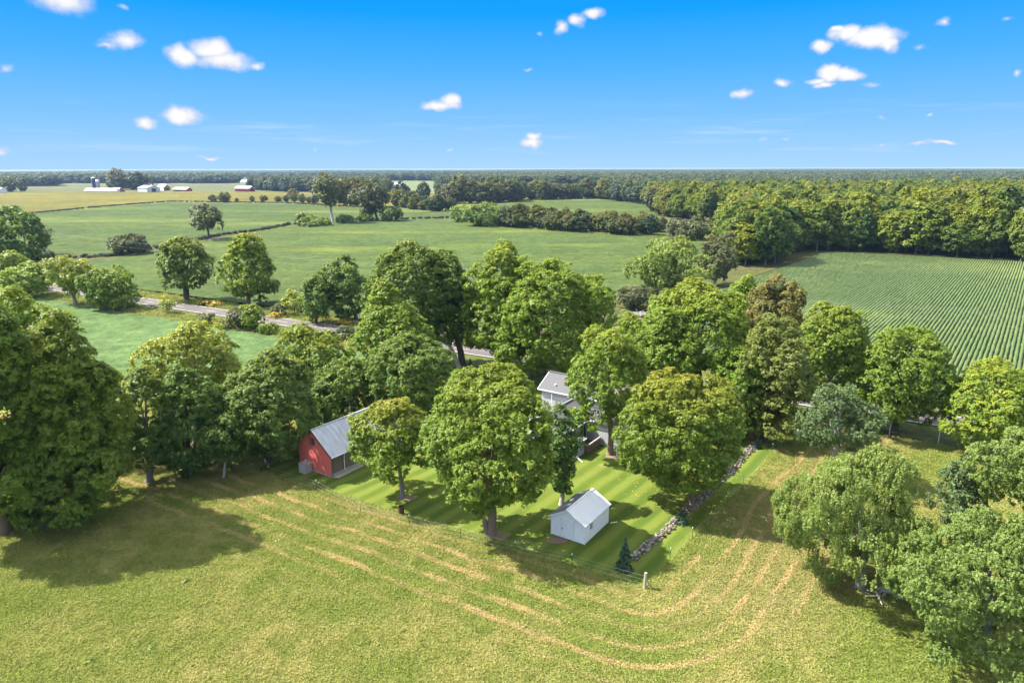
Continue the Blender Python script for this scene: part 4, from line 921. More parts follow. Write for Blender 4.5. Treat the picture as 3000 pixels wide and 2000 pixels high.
T('brownish twiggy bush at the near road edge', 700, 958, 655, 735, 905, 956, 'drab', 'dome', open_=.3, cut=-1, seed=27, name='roadside_bush', cat='bush')
T('upright green bush beside the brownish twiggy bush by the road', 738, 965, 708, 768, 890, 962, 'maple', 'egg', cut=-1, seed=28, name='roadside_bush', cat='bush')
T('low dark green bush at the near verge', 788, 975, 762, 812, 948, 972, 'maple', 'dome', cut=-1, seed=29, name='roadside_bush', cat='bush')
T('dark low bush at the road edge by the tall maples', 1015, 990, 985, 1045, 958, 985, 'drab', 'dome', cut=-1, seed=30, name='roadside_bush', cat='bush')
T('thin twiggy shrub in the near verge', 604, 948, 586, 622, 914, 940, 'drab', 'round', 'grey', open_=.6, cut=-1, seed=31, name='roadside_bush', cat='bush')
T('tiny dark round bush under the yellow topped maple', 815, 925, 800, 830, 895, 922, 'drab', 'dome', cut=-1, seed=131, name='roadside_bush', cat='bush')
for i, (x, y) in enumerate(((609, 893), (634, 895), (812, 930), (1010, 950))):
    T('clump of yellow goldenrod flowering in the far verge', x, y, x - 14, x + 14, y - 9, y, 'gold' if 'gold' in L else 'ash', 'dome', cut=-1, seed=140 + i, name='goldenrod', cat='wildflowers', group='goldenrod clumps along the far verge', aut=.9, toplight=.5)
# row between the hay meadow and the pale green field
T('feathery yellow green ash rising above the dark row at the left', 575, 1300, 445, 705, 950, 1230, 'ash', 'vase', 'grey', open_=.35, aut=.12, toplight=.2, seed=32, name='ash_tree')
T('slim open tree with a forked visible trunk beside the big left maples', 437, 1412, 350, 530, 1085, 1395, 'maple_dark', 'egg', 'grey', open_=.5, aut=.12, seed=33, name='field_edge_tree')
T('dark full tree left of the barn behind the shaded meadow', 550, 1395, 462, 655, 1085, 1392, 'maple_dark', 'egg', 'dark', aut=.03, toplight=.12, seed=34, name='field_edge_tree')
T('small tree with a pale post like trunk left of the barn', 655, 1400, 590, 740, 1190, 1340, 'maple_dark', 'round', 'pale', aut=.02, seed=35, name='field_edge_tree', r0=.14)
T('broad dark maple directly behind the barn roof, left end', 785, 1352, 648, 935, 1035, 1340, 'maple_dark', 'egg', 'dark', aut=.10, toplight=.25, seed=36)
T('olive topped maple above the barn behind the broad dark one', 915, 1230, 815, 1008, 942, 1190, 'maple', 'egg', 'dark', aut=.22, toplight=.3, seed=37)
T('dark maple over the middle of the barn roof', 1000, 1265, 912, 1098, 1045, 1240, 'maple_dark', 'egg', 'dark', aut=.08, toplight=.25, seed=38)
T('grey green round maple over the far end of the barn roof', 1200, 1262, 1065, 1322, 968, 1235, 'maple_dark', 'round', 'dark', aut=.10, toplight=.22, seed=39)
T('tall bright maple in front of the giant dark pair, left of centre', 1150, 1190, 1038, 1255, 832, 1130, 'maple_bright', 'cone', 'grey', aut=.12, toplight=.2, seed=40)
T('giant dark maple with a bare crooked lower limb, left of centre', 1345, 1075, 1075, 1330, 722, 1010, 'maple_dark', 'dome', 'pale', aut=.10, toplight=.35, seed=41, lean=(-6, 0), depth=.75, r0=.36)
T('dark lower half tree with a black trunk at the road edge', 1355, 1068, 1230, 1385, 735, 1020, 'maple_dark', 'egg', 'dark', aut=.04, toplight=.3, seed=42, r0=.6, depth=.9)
T('giant pale green maple with yellow crest left of the house roof', 1480, 1082, 1362, 1590, 728, 1060, 'maple_bright', 'egg', 'brown', aut=.08, toplight=.25, seed=43, depth=.85)
T('giant pale green maple with two leaning trunks behind the farmhouse', 1548, 1105, 1430, 1765, 770, 1085, 'maple_bright', 'dome', 'brown', aut=.08, toplight=.18, seed=44, lean=(3, 0), r0=.55, depth=.85)
T('yellow green willowy tree behind the giant maples', 1745, 985, 1665, 1795, 805, 975, 'lime', 'egg', 'grey', aut=.05, seed=45, name='roadside_tree', weep=.3)
T('small orange leafed tree glimpsed between the giant maples', 1380, 960, 1345, 1420, 838, 950, 'brown', 'egg', 'grey', aut=.9, seed=46, name='roadside_tree')
T('tall maple with a long bare trunk at the corner of the farmhouse', 1787, 1330, 1672, 1890, 945, 1262, 'maple_bright', 'egg', 'brown', aut=.14, toplight=.25, seed=47, open_=.12, r0=.34)
T('compact young maple with a golden crown beside the barn', 1180, 1455, 1036, 1268, 1168, 1392, 'maple_gold', 'egg', 'grey', aut=.01, toplight=.24, seed=48, r0=.22)
T('big dense maple on the lawn left of the white shed', 1440, 1565, 1256, 1612, 1062, 1490, 'maple', 'egg', 'brown', aut=.10, toplight=.30, seed=449, cover=1.55, ragged=.05, n1=44, r0=.42, lean=(-.3, .4))
T('slender leafy tree with a pale peeling trunk behind the white shed', 1645, 1478, 1608, 1692, 1185, 1455, 'maple_dark', 'column', 'pale', aut=.02, toplight=.05, seed=50, cut=-.98, r0=.24)
T('round maple with an orange tinged crown beside the stone wall', 2025, 1482, 1826, 2178, 1068, 1435, 'maple_gold', 'egg', 'brown', aut=.02, toplight=.30, seed=51, r0=.32)
T('broad yellow green maple behind the farmhouse, right of centre', 2050, 1215, 1882, 2190, 812, 1110, 'maple_bright', 'egg', 'brown', aut=.12, toplight=.28, seed=52)
T('shaded green maple in front of the broad yellow green one', 1945, 1250, 1845, 2040, 925, 1170, 'maple', 'egg', 'brown', aut=.06, toplight=.15, seed=53)
T('narrow olive maple between the tall house maple and the broad one', 1845, 1200, 1790, 1905, 915, 1110, 'maple_bright', 'egg', 'brown', aut=.15, seed=153)
T('bronze leafed tree standing tallest in the right hand row', 2270, 1150, 2185, 2345, 785, 1050, 'brown', 'egg', 'brown', aut=.08, toplight=.2, seed=54, name='bronze_tree')
T('bronze and green tree in front of the tallest bronze one', 2240, 1292, 2165, 2375, 925, 1275, 'olive', 'egg', 'dark', aut=.10, toplight=.15, seed=55, ragged=.8, name='bronze_tree')
T('light green maple between the orange tinged and the bronze trees', 2203, 1282, 2095, 2250, 1012, 1275, 'maple_bright', 'egg', 'brown', aut=.02, toplight=.05, seed=56)
T('bright green maple behind the bronze tree', 2185, 1100, 2120, 2225, 805, 1040, 'maple_bright', 'egg', 'brown', aut=.02, seed=57)
T('olive maple at the edge of the striped crop field', 2410, 1232, 2335, 2532, 885, 1160, 'maple', 'egg', 'brown', aut=.16, toplight=.35, seed=58)
T('full round green maple at the roadside before the crop rows', 2618, 1268, 2512, 2772, 962, 1240, 'maple', 'egg', 'dark', aut=.08, toplight=.15, seed=59, r0=.42)
T('wide yellow green maple at the right edge by the road', 2900, 1330, 2778, 3035, 1070, 1310, 'maple_bright', 'egg', 'brown', aut=.16, toplight=.2, seed=60)
T('blue green twiggy tree before the shade of the roadside row', 2440, 1410, 2345, 2548, 1110, 1330, 'blue', 'cone', 'pale', open_=.35, aut=.02, seed=61, name='pasture_tree', weep=.3)
T('large drooping pale green tree in the right hand pasture', 2520, 1722, 2308, 2712, 1275, 1722, 'willow', 'skirt', 'grey', open_=.4, clump=.5, leafk=.8, aut=.12, toplight=.15, seed=62, name='drooping_tree', weep=1.0, cut=-.98)
T('huge pale leafy bush tree filling the lower right corner', 2880, 1915, 2650, 3120, 1440, 1955, 'willow', 'skirt', 'grey', open_=.3, clump=.5, leafk=.85, aut=.05, toplight=.1, seed=63, name='drooping_tree', weep=.35, cut=-.99)
T('pale leafy tree at the right edge above the corner bush', 3010, 1640, 2890, 3140, 1250, 1520, 'willow', 'egg', 'grey', open_=.25, aut=.05, seed=64, name='pasture_tree', weep=.35)
T('dark conifer like tree between two pale trees in the pasture', 2815, 1580, 2745, 2868, 1345, 1545, 'blue', 'cone', 'dark', open_=.4, aut=.0, seed=65, name='pasture_tree', weep=.4)
T('rambling grey green willow at the corner of the green field', 1925, 872, 1862, 2045, 692, 862, 'willow', 'dome', 'grey', open_=.25, aut=.15, toplight=.2, seed=66, name='willow_tree', weep=.4)
T('half bare tree beside the rambling willow', 2092, 835, 2050, 2160, 690, 828, 'drab', 'vase', 'pale', open_=.5, aut=.2, seed=67, name='field_edge_tree')
T('small brownish two stemmed tree by the power line', 1858, 905, 1815, 1902, 842, 898, 'drab', 'dome', 'dark', open_=.3, aut=.3, seed=68, name='field_edge_tree')
T('low dark bush under the spreading willow', 1975, 880, 1935, 2010, 800, 876, 'drab', 'round', 'dark', cut=-1, seed=69, name='field_bush', cat='bush')
for (lb_, x, y, x0, x1, yt, yb, mt_, sd_, kw) in (
    ('tall vine hung tree with a bare lower trunk in the field line, left one', 975, 652, 925, 1000, 515, 605, 'drab', 70, dict(open_=.35, depth=.8)),
    ('tall vine hung tree in the field line, right of the left one', 1105, 646, 1045, 1130, 532, 625, 'drab', 71, dict(open_=.3, depth=.8)),
    ('lone windswept tree on the ditch across the upper field', 612, 700, 567, 645, 608, 680, 'drab', 72, dict(open_=.35)),
    ('wide low dark bush on the ditch of the upper field', 375, 742, 322, 430, 693, 738, 'drab', 73, dict(cut=-1)),
    ('bare twiggy tree beside the thin utility pole', 126, 745, 100, 150, 660, 715, 'drab', 74, dict(open_=.8, cover=.5)),
    ('low dark bush at the foot of the bare twiggy tree', 128, 760, 105, 150, 740, 758, 'drab', 75, dict(cut=-1)),
    ('round green bush in the field line left of the vine hung trees', 888, 658, 872, 908, 630, 655, 'maple_dark', 76, dict(cut=-1)),
    ('upright dark bush right of the vine hung trees', 1148, 646, 1125, 1170, 614, 642, 'maple_dark', 77, dict(cut=-1)),
    ('low bush between the two vine hung trees', 1010, 650, 990, 1030, 636, 648, 'maple_dark', 78, dict(cut=-1)),
    ('small low bush left foot of the right vine hung tree', 1068, 648, 1055, 1082, 634, 646, 'maple_dark', 79, dict(cut=-1)),
    ('dark bush at the end of the ditch by the lone tree', 915, 660, 880, 960, 648, 659, 'maple_dark', 80, dict(cut=-1)),
    ('big dark bush at the left end of the middle hedge', 1405, 660, 1365, 1475, 603, 658, 'maple_dark', 81, dict(cut=-1)),
    ('rounded bush at the very start of the middle hedge', 1353, 650, 1328, 1382, 606, 648, 'maple', 82, dict(cut=-1)),
    ('dense grey green bush alone before the narrow field', 2030, 700, 1970, 2082, 646, 698, 'drab', 83, dict(cut=-1))):
    nm_ = 'field_bush' if 'bush' in lb_ else 'field_tree'
    T(lb_, x, y, x0, x1, yt, yb, mt_, 'dome' if 'bush' in lb_ else 'vase', 'pale' if 'bare' in lb_ else 'dark', seed=sd_, name=nm_, cat='bush' if 'bush' in lb_ else 'tree', aut=.06, leafk=.9, **kw)

_bm = next(o for o in bpy.data.objects if o.get('label') == 'big dense maple on the lawn left of the white shed')
q = MB(); q.tube([(-.35, -.1, 0), (-.50, -.12, .8), (-.62, -.14, 1.55)], [.30, .25, .26], 10); q.build('limb_stub', BK['brown'], _bm)
def brush(label, x, y, n, L_, seed):
    r = random.Random(seed); X, Y = G(x, y); root = tag(empty('brush_pile', (X, Y, 0)), label, 'brush pile'); q = MB()
    for i in range(n):
        p = Vector((r.gauss(0, L_ * .4), r.gauss(0, L_ * .25), r.uniform(.1, .7))); d = Vector((r.gauss(0, 1), r.gauss(0, .6), r.uniform(-.25, .35))).normalized() * r.uniform(.5, 1.3) * L_ * .4
        q.tube([p - d, p + d], [r.uniform(.05, .13), .03], 5)
    q.build('branches', BK['pale'], root)
brush('pile of dead grey brush below the small brownish tree', 1873, 925, 34, 2.4, 1)
brush('fallen dead limbs at the foot of the lone ditch tree', 628, 703, 22, 4.5, 2)
brush('dry dead branches on the grass before the drooping tree', 2592, 1752, 12, 1.5, 3)
# spruces: whorled drooping branches
def spruce(label, bxp, byp, topy, wpx, seed, blue=.3):
    X, Y = G(bxp, byp); _, h = up(Y, bxp, topy); R = wpx / 2 / FPX * math.hypot(Y, CAM_H * .7); rng = np.random.default_rng(seed)
    Lp = []; Nv = []; Ax = []
    nlev = 13
    for i in range(nlev):
        z = h * (0.06 + 0.86 * i / nlev); rr = R * (1 - (z / h) ** 1.1) * 1.02; nb = int(11 - i * .5)
        for j in range(nb):
            a = rng.uniform(0, 6.28) ; rj = rr * rng.uniform(.8, 1.1); m = int(90 * rj / R) + 14
            u = rng.uniform(0.05, 1, m) ** .8; w_ = rng.normal(0, .13, m) * rj * (1.1 - u)
            x = math.cos(a) * u * rj - math.sin(a) * w_; y = math.sin(a) * u * rj + math.cos(a) * w_
            Lp.append(np.stack([x, y, z - .16 * u * rj + rng.normal(0, .03, m) * h * .3], 1)); Nv.append(unit(np.array([math.cos(a) * .4, math.sin(a) * .4, 1.0]) + rng.normal(0, .35, (m, 3))))
    zt = rng.uniform(.9, 1.0, 30) * h; Lp.append(np.stack([rng.normal(0, .03, 30), rng.normal(0, .03, 30), zt], 1)); Nv.append(unit(rng.normal(size=(30, 3))))
    Lp = np.vstack(Lp); Nv = np.vstack(Nv); V = leaf_quads(rng, Lp, Nv, 0.17 + R * .03)
    root = tag(empty('spruce', (X, Y, 0)), label, 'spruce tree')
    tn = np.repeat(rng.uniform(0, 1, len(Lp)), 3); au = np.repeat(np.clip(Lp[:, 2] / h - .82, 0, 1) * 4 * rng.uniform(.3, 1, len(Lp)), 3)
    link('foliage', quadmesh('foliage', V, L['spruce'], {'tone': tn, 'aut': np.clip(au, 0, 1)}), root)
    q = MB(); q.tube([(0, 0, -.05), (0, 0, h * .6), (0, 0, h * 1.06)], [.07, .05, .015], 6); q.build('trunk', BK['brown'], root)
spruce('young pointed spruce at the near end of the stone wall', 1829, 1668, 1572, 58, 1)
spruce('small rounded spruce straddling the stone wall', 1995, 1532, 1492, 48, 2)
spruce('little bluish spruce at the far part of the stone wall', 2218, 1312, 1288, 34, 3)
spruce('blue young spruce behind the crown of the big dense maple', 1378, 1095, 1050, 34, 4)

# fallen leaves under the orange tinged maple
def fallen():
    r = np.random.default_rng(5); cx, cy = G(2035, 1452); n = 1000
    p = np.stack([cx + r.normal(0, 3.4, n) - .4, cy + r.normal(0, 3.6, n) , np.full(n, .045) + r.uniform(0, .03, n)], 1)
    a, b = ab_of(p[:, 0], p[:, 1]); k = (a < -.3) & (b > 0.5); p = p[k]
    V = leaf_quads(r, p, unit(np.array([0, 0, 1.0]) + r.normal(0, .3, (len(p), 3))), .12)
    m, t = new_mat('fallen_leaf'); rr = t.new('ShaderNodeAttribute', attribute_name='tone').outputs['Fac']
    finish(t, t.ramp(rr, [(0, (0.33, 0.19, 0.04)), (.6, (0.46, 0.30, 0.05)), (1, (0.5, 0.38, .12))]), .7)
    tag(link('fallen_leaves', quadmesh('fallen_leaves', V, m, {'tone': np.repeat(r.uniform(size=len(p)), 3)})), 'yellow leaves fallen on the lawn below the orange tinged maple', None, None, 'stuff')
fallen()
# worn earth round the trunks on the lawn
for i, (x, y, r_) in enumerate(((1192, 1459, .95), (1456, 1568, 1.1), (1797, 1334, 1.1), (2022, 1486, .8))):
    r = random.Random(i); c = G(x, y); q = MB(); q.add([(c[0] + r_ * (1 + .22 * math.sin(3 * a + i) + r.uniform(-.12, .12)) * math.cos(a), c[1] + .9 * r_ * (1 + .2 * math.cos(2 * a + i)) * math.sin(a), .036 + .0005 * i) for a in [k * math.pi / 10 for k in range(20)]], [list(range(20))])
    tag(q.build('bare_earth', M['dirt_lawn']), kind='structure')
# broad leaved weeds in the hay
wd = []
for k in range(9):
    r = np.random.default_rng(k + 40); n = 30; a = r.uniform(0, 6.28, n); u = r.uniform(0.03, .42, n) * (1 + .6 * np.sin(a * 2))
    P_ = np.stack([np.cos(a) * u, np.sin(a) * u, r.uniform(.02, .32, n)], 1); N_ = unit(np.stack([np.cos(a) * .5, np.sin(a) * .5, np.ones(n)], 1)); wd.append((P_, N_, r))
for i, (x, y) in enumerate(((545, 1705), (445, 1900), (822, 1585), (270, 1940))):
    P_, N_, r = wd[i]; V = leaf_quads(r, P_, N_, .2)
    o = link('weed', quadmesh('weed', V, L['maple'], {'tone': np.repeat(r.uniform(size=len(P_)), 3), 'aut': np.zeros(len(P_) * 3)}), None, (*G(x, y), 0)); tag(o, 'small broad leaved weed standing in the mown hay', 'weed', 'weeds in the mown hay')

# ------------------------------------------------------------------ woods and hedgerows far off
def far_proto(seed, R, Rz, zc, leaf, clump, mat, prof='egg', aut=.06):
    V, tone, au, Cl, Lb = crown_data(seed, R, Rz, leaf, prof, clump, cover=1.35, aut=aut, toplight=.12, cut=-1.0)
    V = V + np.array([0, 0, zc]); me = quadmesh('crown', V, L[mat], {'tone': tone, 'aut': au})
    rng = random.Random(seed); q = trunk_mb(rng, max(zc - Rz * .7, .8), zc + Rz * .4, .28, [(l[0], l[1], l[2] + zc) for l in Lb if l[2] > -.4 * Rz], nl=4, n=6)
    return me, q.mesh('trunk', BK['grey'])
WOOD = [far_proto(200 + k, 5.6, 7.6 + .6 * (k % 3), 10.2, 0.75, 1.5, 'wood', ('egg', 'round', 'dome', 'egg', 'column', 'egg')[k]) for k in range(6)]
HEDGE = [far_proto(220 + k, 4.2, 4.6, 5.2, 0.8, 1.3, 'hedge', ('dome', 'egg', 'round', 'dome')[k], .12) for k in range(4)]

def in_poly(x, y, poly):
    x = np.asarray(x); y = np.asarray(y); ins = np.zeros(x.shape, bool); n = len(poly)
    for i in range(n):
        x0, y0 = poly[i]; x1, y1 = poly[(i + 1) % n]
        c = ((y0 > y) != (y1 > y)); ins ^= c & (x < (x1 - x0) * (y - y0) / ((y1 - y0) or 1e-9) + x0)
    return ins
def grid_points(X0, X1, Y0, Y1, st, seed, jit=.42):
    r = np.random.default_rng(seed); xs = np.arange(X0, X1, st); ys = np.arange(Y0, Y1, st * .87); Xg, Yg = np.meshgrid(xs, ys); Xg = Xg + (np.arange(len(ys)) % 2)[:, None] * st / 2
    return np.stack([Xg.ravel() + r.uniform(-jit, jit, Xg.size) * st, Yg.ravel() + r.uniform(-jit, jit, Xg.size) * st], 1)
def fill(polys, X0, X1, Y0, Y1, st, seed):
    P_ = grid_points(X0, X1, Y0, Y1, st, seed); x, y = topx(np.column_stack([P_, np.zeros(len(P_))])); k = np.zeros(len(P_), bool)
    for p in polys: k |= in_poly(x, y, p)
    return P_[k]
FOREST = [(2085, 762), (2120, 776), (2208, 786), (2285, 768), (2325, 750), (2375, 735), (2500, 736), (2700, 745), (3000, 768), (3500, 800), (4200, 800), (4200, 498.5), (1850, 499.5), (1800, 525), (1780, 545), (1760, 575), (1820, 580), (1850, 592), (1905, 602), (1965, 640), (2060, 652), (2140, 654), (2160, 690)]
near_wood = fill([FOREST], 20, 620, 225, 640, 8.6, 1)
near_wood = near_wood[np.argsort(np.hypot(near_wood[:, 0], near_wood[:, 1]))]
x_, y_ = topx(np.column_stack([near_wood, np.full(len(near_wood), 10.0)])); vis = (x_ > -30) & (x_ < 3080)
shown = near_wood[vis][:298]; rest = np.vstack([near_wood[vis][298:], near_wood[~vis]])
rw = random.Random(9)
def put(name, protos, x, y, k, s, label, group, cat='tree'):
    r_ = tag(empty(name, (x, y, 0), rw.uniform(0, 6.28)), label, cat, group); r_.scale = (s * rw.uniform(.9, 1.15), s * rw.uniform(.9, 1.15), s * rw.uniform(.8, 1.2))
    c_ = link('crown', protos[k][0], r_); t_ = link('trunk', protos[k][1], r_); return c_
first = [None] * 6
for i, (x, y) in enumerate(shown):
    k = i % 6; c_ = put('woodland_tree', WOOD, x, y, k, rw.uniform(.86, 1.12), 'leafy tree in the woodland beyond the striped crop field', 'trees of the woodland beyond the striped crop field')
    first[k] = first[k] or c_

def instancer(name, P_, sc_, szz, protos, label, seed=1):
    """one mass of trees: points that carry instances of the tree crowns"""
    r = np.random.default_rng(seed); n = len(P_); me = bpy.data.meshes.new(name); me.vertices.add(n)
    me.vertices.foreach_set('co', np.column_stack([P_, np.zeros(n)]).astype(np.float32).ravel())
    for nm, arr in (('sxy', sc_ * r.uniform(.82, 1.2, n)), ('szz', szz * r.uniform(.78, 1.22, n)), ('rot', r.uniform(0, 6.28, n)), ('pick', np.floor(r.uniform(0, len(protos), n)))):
        at = me.attributes.new(nm, 'FLOAT', 'POINT'); at.data.foreach_set('value', arr.astype(np.float32))
    ng = bpy.data.node_groups.new(name, 'GeometryNodeTree')
    ng.interface.new_socket('Geometry', in_out='INPUT', socket_type='NodeSocketGeometry'); ng.interface.new_socket('Geometry', in_out='OUTPUT', socket_type='NodeSocketGeometry')
    N = ng.nodes; Lk = ng.links; gi = N.new('NodeGroupInput'); go = N.new('NodeGroupOutput'); jn = N.new('GeometryNodeJoinGeometry')
    def at(nm): a_ = N.new('GeometryNodeInputNamedAttribute'); a_.data_type = 'FLOAT'; a_.inputs[0].default_value = nm; return a_.outputs[0]
    cs = N.new('ShaderNodeCombineXYZ'); Lk.new(at('sxy'), cs.inputs[0]); Lk.new(at('sxy'), cs.inputs[1]); Lk.new(at('szz'), cs.inputs[2])
    cr_ = N.new('ShaderNodeCombineXYZ'); Lk.new(at('rot'), cr_.inputs[2])
    m2p = N.new('GeometryNodeMeshToPoints'); Lk.new(gi.outputs[0], m2p.inputs[0])
    for i, pr in enumerate(protos):
        cp = N.new('ShaderNodeMath'); cp.operation = 'COMPARE'; Lk.new(at('pick'), cp.inputs[0]); cp.inputs[1].default_value = i; cp.inputs[2].default_value = .1
        ip = N.new('GeometryNodeInstanceOnPoints'); Lk.new(m2p.outputs[0], ip.inputs['Points']); Lk.new(cp.outputs[0], ip.inputs['Selection'])
        po = N.new('GeometryNodeObjectInfo'); po.inputs[0].default_value = pr; po.transform_space = 'ORIGINAL'; po.inputs['As Instance'].default_value = True
        Lk.new(po.outputs['Geometry'], ip.inputs['Instance']); Lk.new(cr_.outputs[0], ip.inputs['Rotation']); Lk.new(cs.outputs[0], ip.inputs['Scale']); Lk.new(ip.outputs[0], jn.inputs[0])
    Lk.new(jn.outputs[0], go.inputs[0]); o = link(name, me); o.modifiers.new('trees', 'NODES').node_group = ng
    return tag(o, label, None, None, 'stuff')
instancer('woodland', rest, 1.0, 1.0, first, 'mass of the woodland spreading to the right beyond its front trees', 3)

MID = [[(1290, 552), (1420, 549), (1500, 556), (1620, 554), (1790, 552), (1860, 530), (1850, 518), (1450, 525), (1300, 535)],
       [(735, 556), (830, 562), (940, 563), (1010, 560), (1130, 561), (1130, 546), (900, 543), (740, 546)], [(325, 553), (440, 553), (425, 545), (330, 545)], FOREST,
       [(1740, 580), (1905, 601), (1900, 570), (1780, 562)]]
FARW = [[(-900, 548), (168, 546), (168, 537), (690, 538), (700, 520), (935, 526), (1000, 518), (1260, 519), (1480, 520), (1850, 520), (1850, 499.5), (-900, 500.5)], [(940, 529), (1290, 530), (1290, 526), (940, 526)], FOREST, MID[0]]
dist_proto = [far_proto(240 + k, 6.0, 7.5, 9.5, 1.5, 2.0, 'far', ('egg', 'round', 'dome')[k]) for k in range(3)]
src = []
for k, (x, y) in enumerate((G(1175, 585), G(1240, 590), G(1290, 590))):
    src.append(put('field_line_tree', dist_proto, x, y, k, (1.15, 1.05, .9)[k], ['dark ragged tree rising from the hedge before the white farmhouse', 'broad dark tree right of the ragged one in the far hedge', 'smaller pale tree at the right end of the far hedge trio'][k], None))
midp = fill(MID, -900, 1600, 640, 1500, 10.5, 2)
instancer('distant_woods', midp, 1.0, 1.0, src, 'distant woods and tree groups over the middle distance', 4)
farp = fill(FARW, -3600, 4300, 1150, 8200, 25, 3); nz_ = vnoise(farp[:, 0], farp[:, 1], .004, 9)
keep = (farp[:, 1] < 2600) | (nz_ > -0.28); instancer('horizon_woods', farp[keep], 2.2, 1.05 + .22 * vnoise(farp[keep][:, 0], farp[keep][:, 1], .0022, 4), src, 'bluish woods along the whole horizon', 5)

def line_points(pts, step, wid, seed):
    r = np.random.default_rng(seed); out = []
    for a, b in zip(pts[:-1], pts[1:]):
        a = np.array(a); b = np.array(b); l = np.linalg.norm(b - a); n = int(l / step)
        for i in range(n): out.append(a + (b - a) * ((i + r.uniform()) / n) + r.normal(0, wid, 2))
    return np.array(out)
_d = px((-200, 770), (100, 762), (330, 750), (480, 724), (640, 691), (760, 675), (850, 657), (1020, 646), (1330, 639))
_g = px((-300, 640), (60, 629), (300, 606), (500, 591), (850, 596), (1000, 605), (1160, 612))
instancer('field_edge_weeds', np.vstack([line_points(_d, 1.6, .9, 1), line_points(_g, 1.6, 1.0, 2)]), .16, .075, [bpy.data.objects[c.name] for c in src], 'dark ragged weeds along the ditch and the edge of the gold field', 6)
_v = [W(-330, 63), W(-40, 63)]; _n = [W(-230, 49.0), W(-62, 49.0)]; _h = px((1330, 650), (1480, 662), (1640, 676), (1780, 684), (1900, 692), (2090, 705))
instancer('verge_weeds', np.vstack([line_points(_v, .22, 1.6, 3), line_points(_n, .25, 1.6, 4), line_points(_h, .4, 1.2, 5)]), 2.6, 3.2, tufts, 'tall grass and weeds along the verges and the hedge foot', 7)

# hedgerow trees and bushes in counted lines
def hedge_line(pts, n, s0, s1, label, group, seed, name='hedgerow_tree', cat='tree', w_=2.5, protos=HEDGE):
    r = random.Random(seed); segs = [(Vector(G(*a)), Vector(G(*b))) for a, b in zip(pts[:-1], pts[1:])]; px_ = [abs(b[0] - a[0]) for a, b in zip(pts[:-1], pts[1:])]; tot = sum(px_)
    for i in range(n):
        u = (i + r.uniform(.2, .8)) / n * tot
        for (a, b), l in zip(segs, px_):
            if u <= l: break
            u -= l
        p = a.lerp(b, u / l); d = (b - a).normalized(); p += Vector((-d.y, d.x)) * r.uniform(-w_, w_)
        put(name, protos, p.x, p.y, r.randrange(len(protos)), r.uniform(s0, s1), label, group, cat)
hedge_line([(1470, 660), (1640, 674), (1780, 682), (1900, 690)], 34, .75, 1.25, 'scrubby tree in the hedge along the far side of the big green field', 'trees of the hedge along the big green field', 1, w_=5)
hedge_line([(1480, 655), (1650, 662), (1800, 668), (1960, 680)], 16, .5, .9, 'low bush behind the hedge along the big green field', 'bushes of the hedge along the big green field', 2, 'hedgerow_bush', 'bush', 6)
hedge_line([(1320, 596), (1420, 594), (1500, 589), (1568, 583)], 22, 1.6, 2.3, 'tall dark tree in the belt left of the behind hedge field', 'trees of the tall belt behind the hedge', 3, 'belt_tree', 'tree', 9)
hedge_line([(1575, 585), (1660, 582), (1748, 582)], 14, 1.4, 2.0, 'rounded tree in the shorter belt right of the tall one', 'trees of the shorter belt behind the hedge', 4, 'belt_tree', 'tree', 6)
hedge_line([(1750, 582), (1850, 588), (1920, 600), (1965, 640)], 14, 1.3, 1.9, 'tree at the front edge of the wood where it meets the belts', 'front trees where wood and belts meet', 5, 'belt_tree', 'tree', 6)
hedge_line([(1158, 604), (1220, 612), (1290, 619), (1330, 616)], 14, .8, 1.5, 'rounded bush in the far hedge before the gold field', 'bushes of the far hedge before the gold field', 6, 'hedgerow_bush', 'bush', 4)
hedge_line([(1010, 602), (1060, 604), (1120, 606)], 6, 1.6, 2.4, 'dark tree of the far hedge between the vine hung trees', 'dark trees of the far hedge between the vine hung trees', 7, 'hedgerow_tree', 'tree', 4)
hedge_line([(800, 590), (880, 594), (960, 597)], 9, .5, 1.0, 'low bush in the hedge below the gold field', 'low bushes in the hedge below the gold field', 8, 'hedgerow_bush', 'bush', 3)
for (x, y, s, lb_) in ((624, 592, .95, 'slim twiggy tree left in the row on the gold field edge'), (658, 593, 1.25, 'dark round tree in the row on the gold field edge'), (739, 592, .6, 'small dark tree in the row on the gold field edge'), (773, 591, .85, 'pointed small tree at the right of the row on the gold field edge'), (694, 592, .4, 'tiny bush between the dark round and the small tree'),
                       (860, 588, 1.3, 'dark tree left of the vine hung trees on the gold field edge')):
    X, Y = G(x, y); put('field_edge_tree', HEDGE, X, Y, 1, s, lb_, None)
for (x, y, s, lb_) in ((985, 575, 1.9, 'tree group left of the distant white farmhouse'), (1137, 562, 2.0, 'round tree just left of the distant white farmhouse'), (30, 562, 2.4, 'dark tree beside the white building at the left edge'), (66, 560, 1.7, 'round tree right of the white building at the left edge'), (350, 556, 3.4, 'large dark tree behind the farm, left one'), (395, 556, 3.2, 'wide dark tree behind the farm, middle one'), (425, 555, 2.8, 'dark tree behind the big metal barn')):
    X, Y = G(x, y); put('farm_tree', HEDGE, X, Y, 2, s, lb_, None)

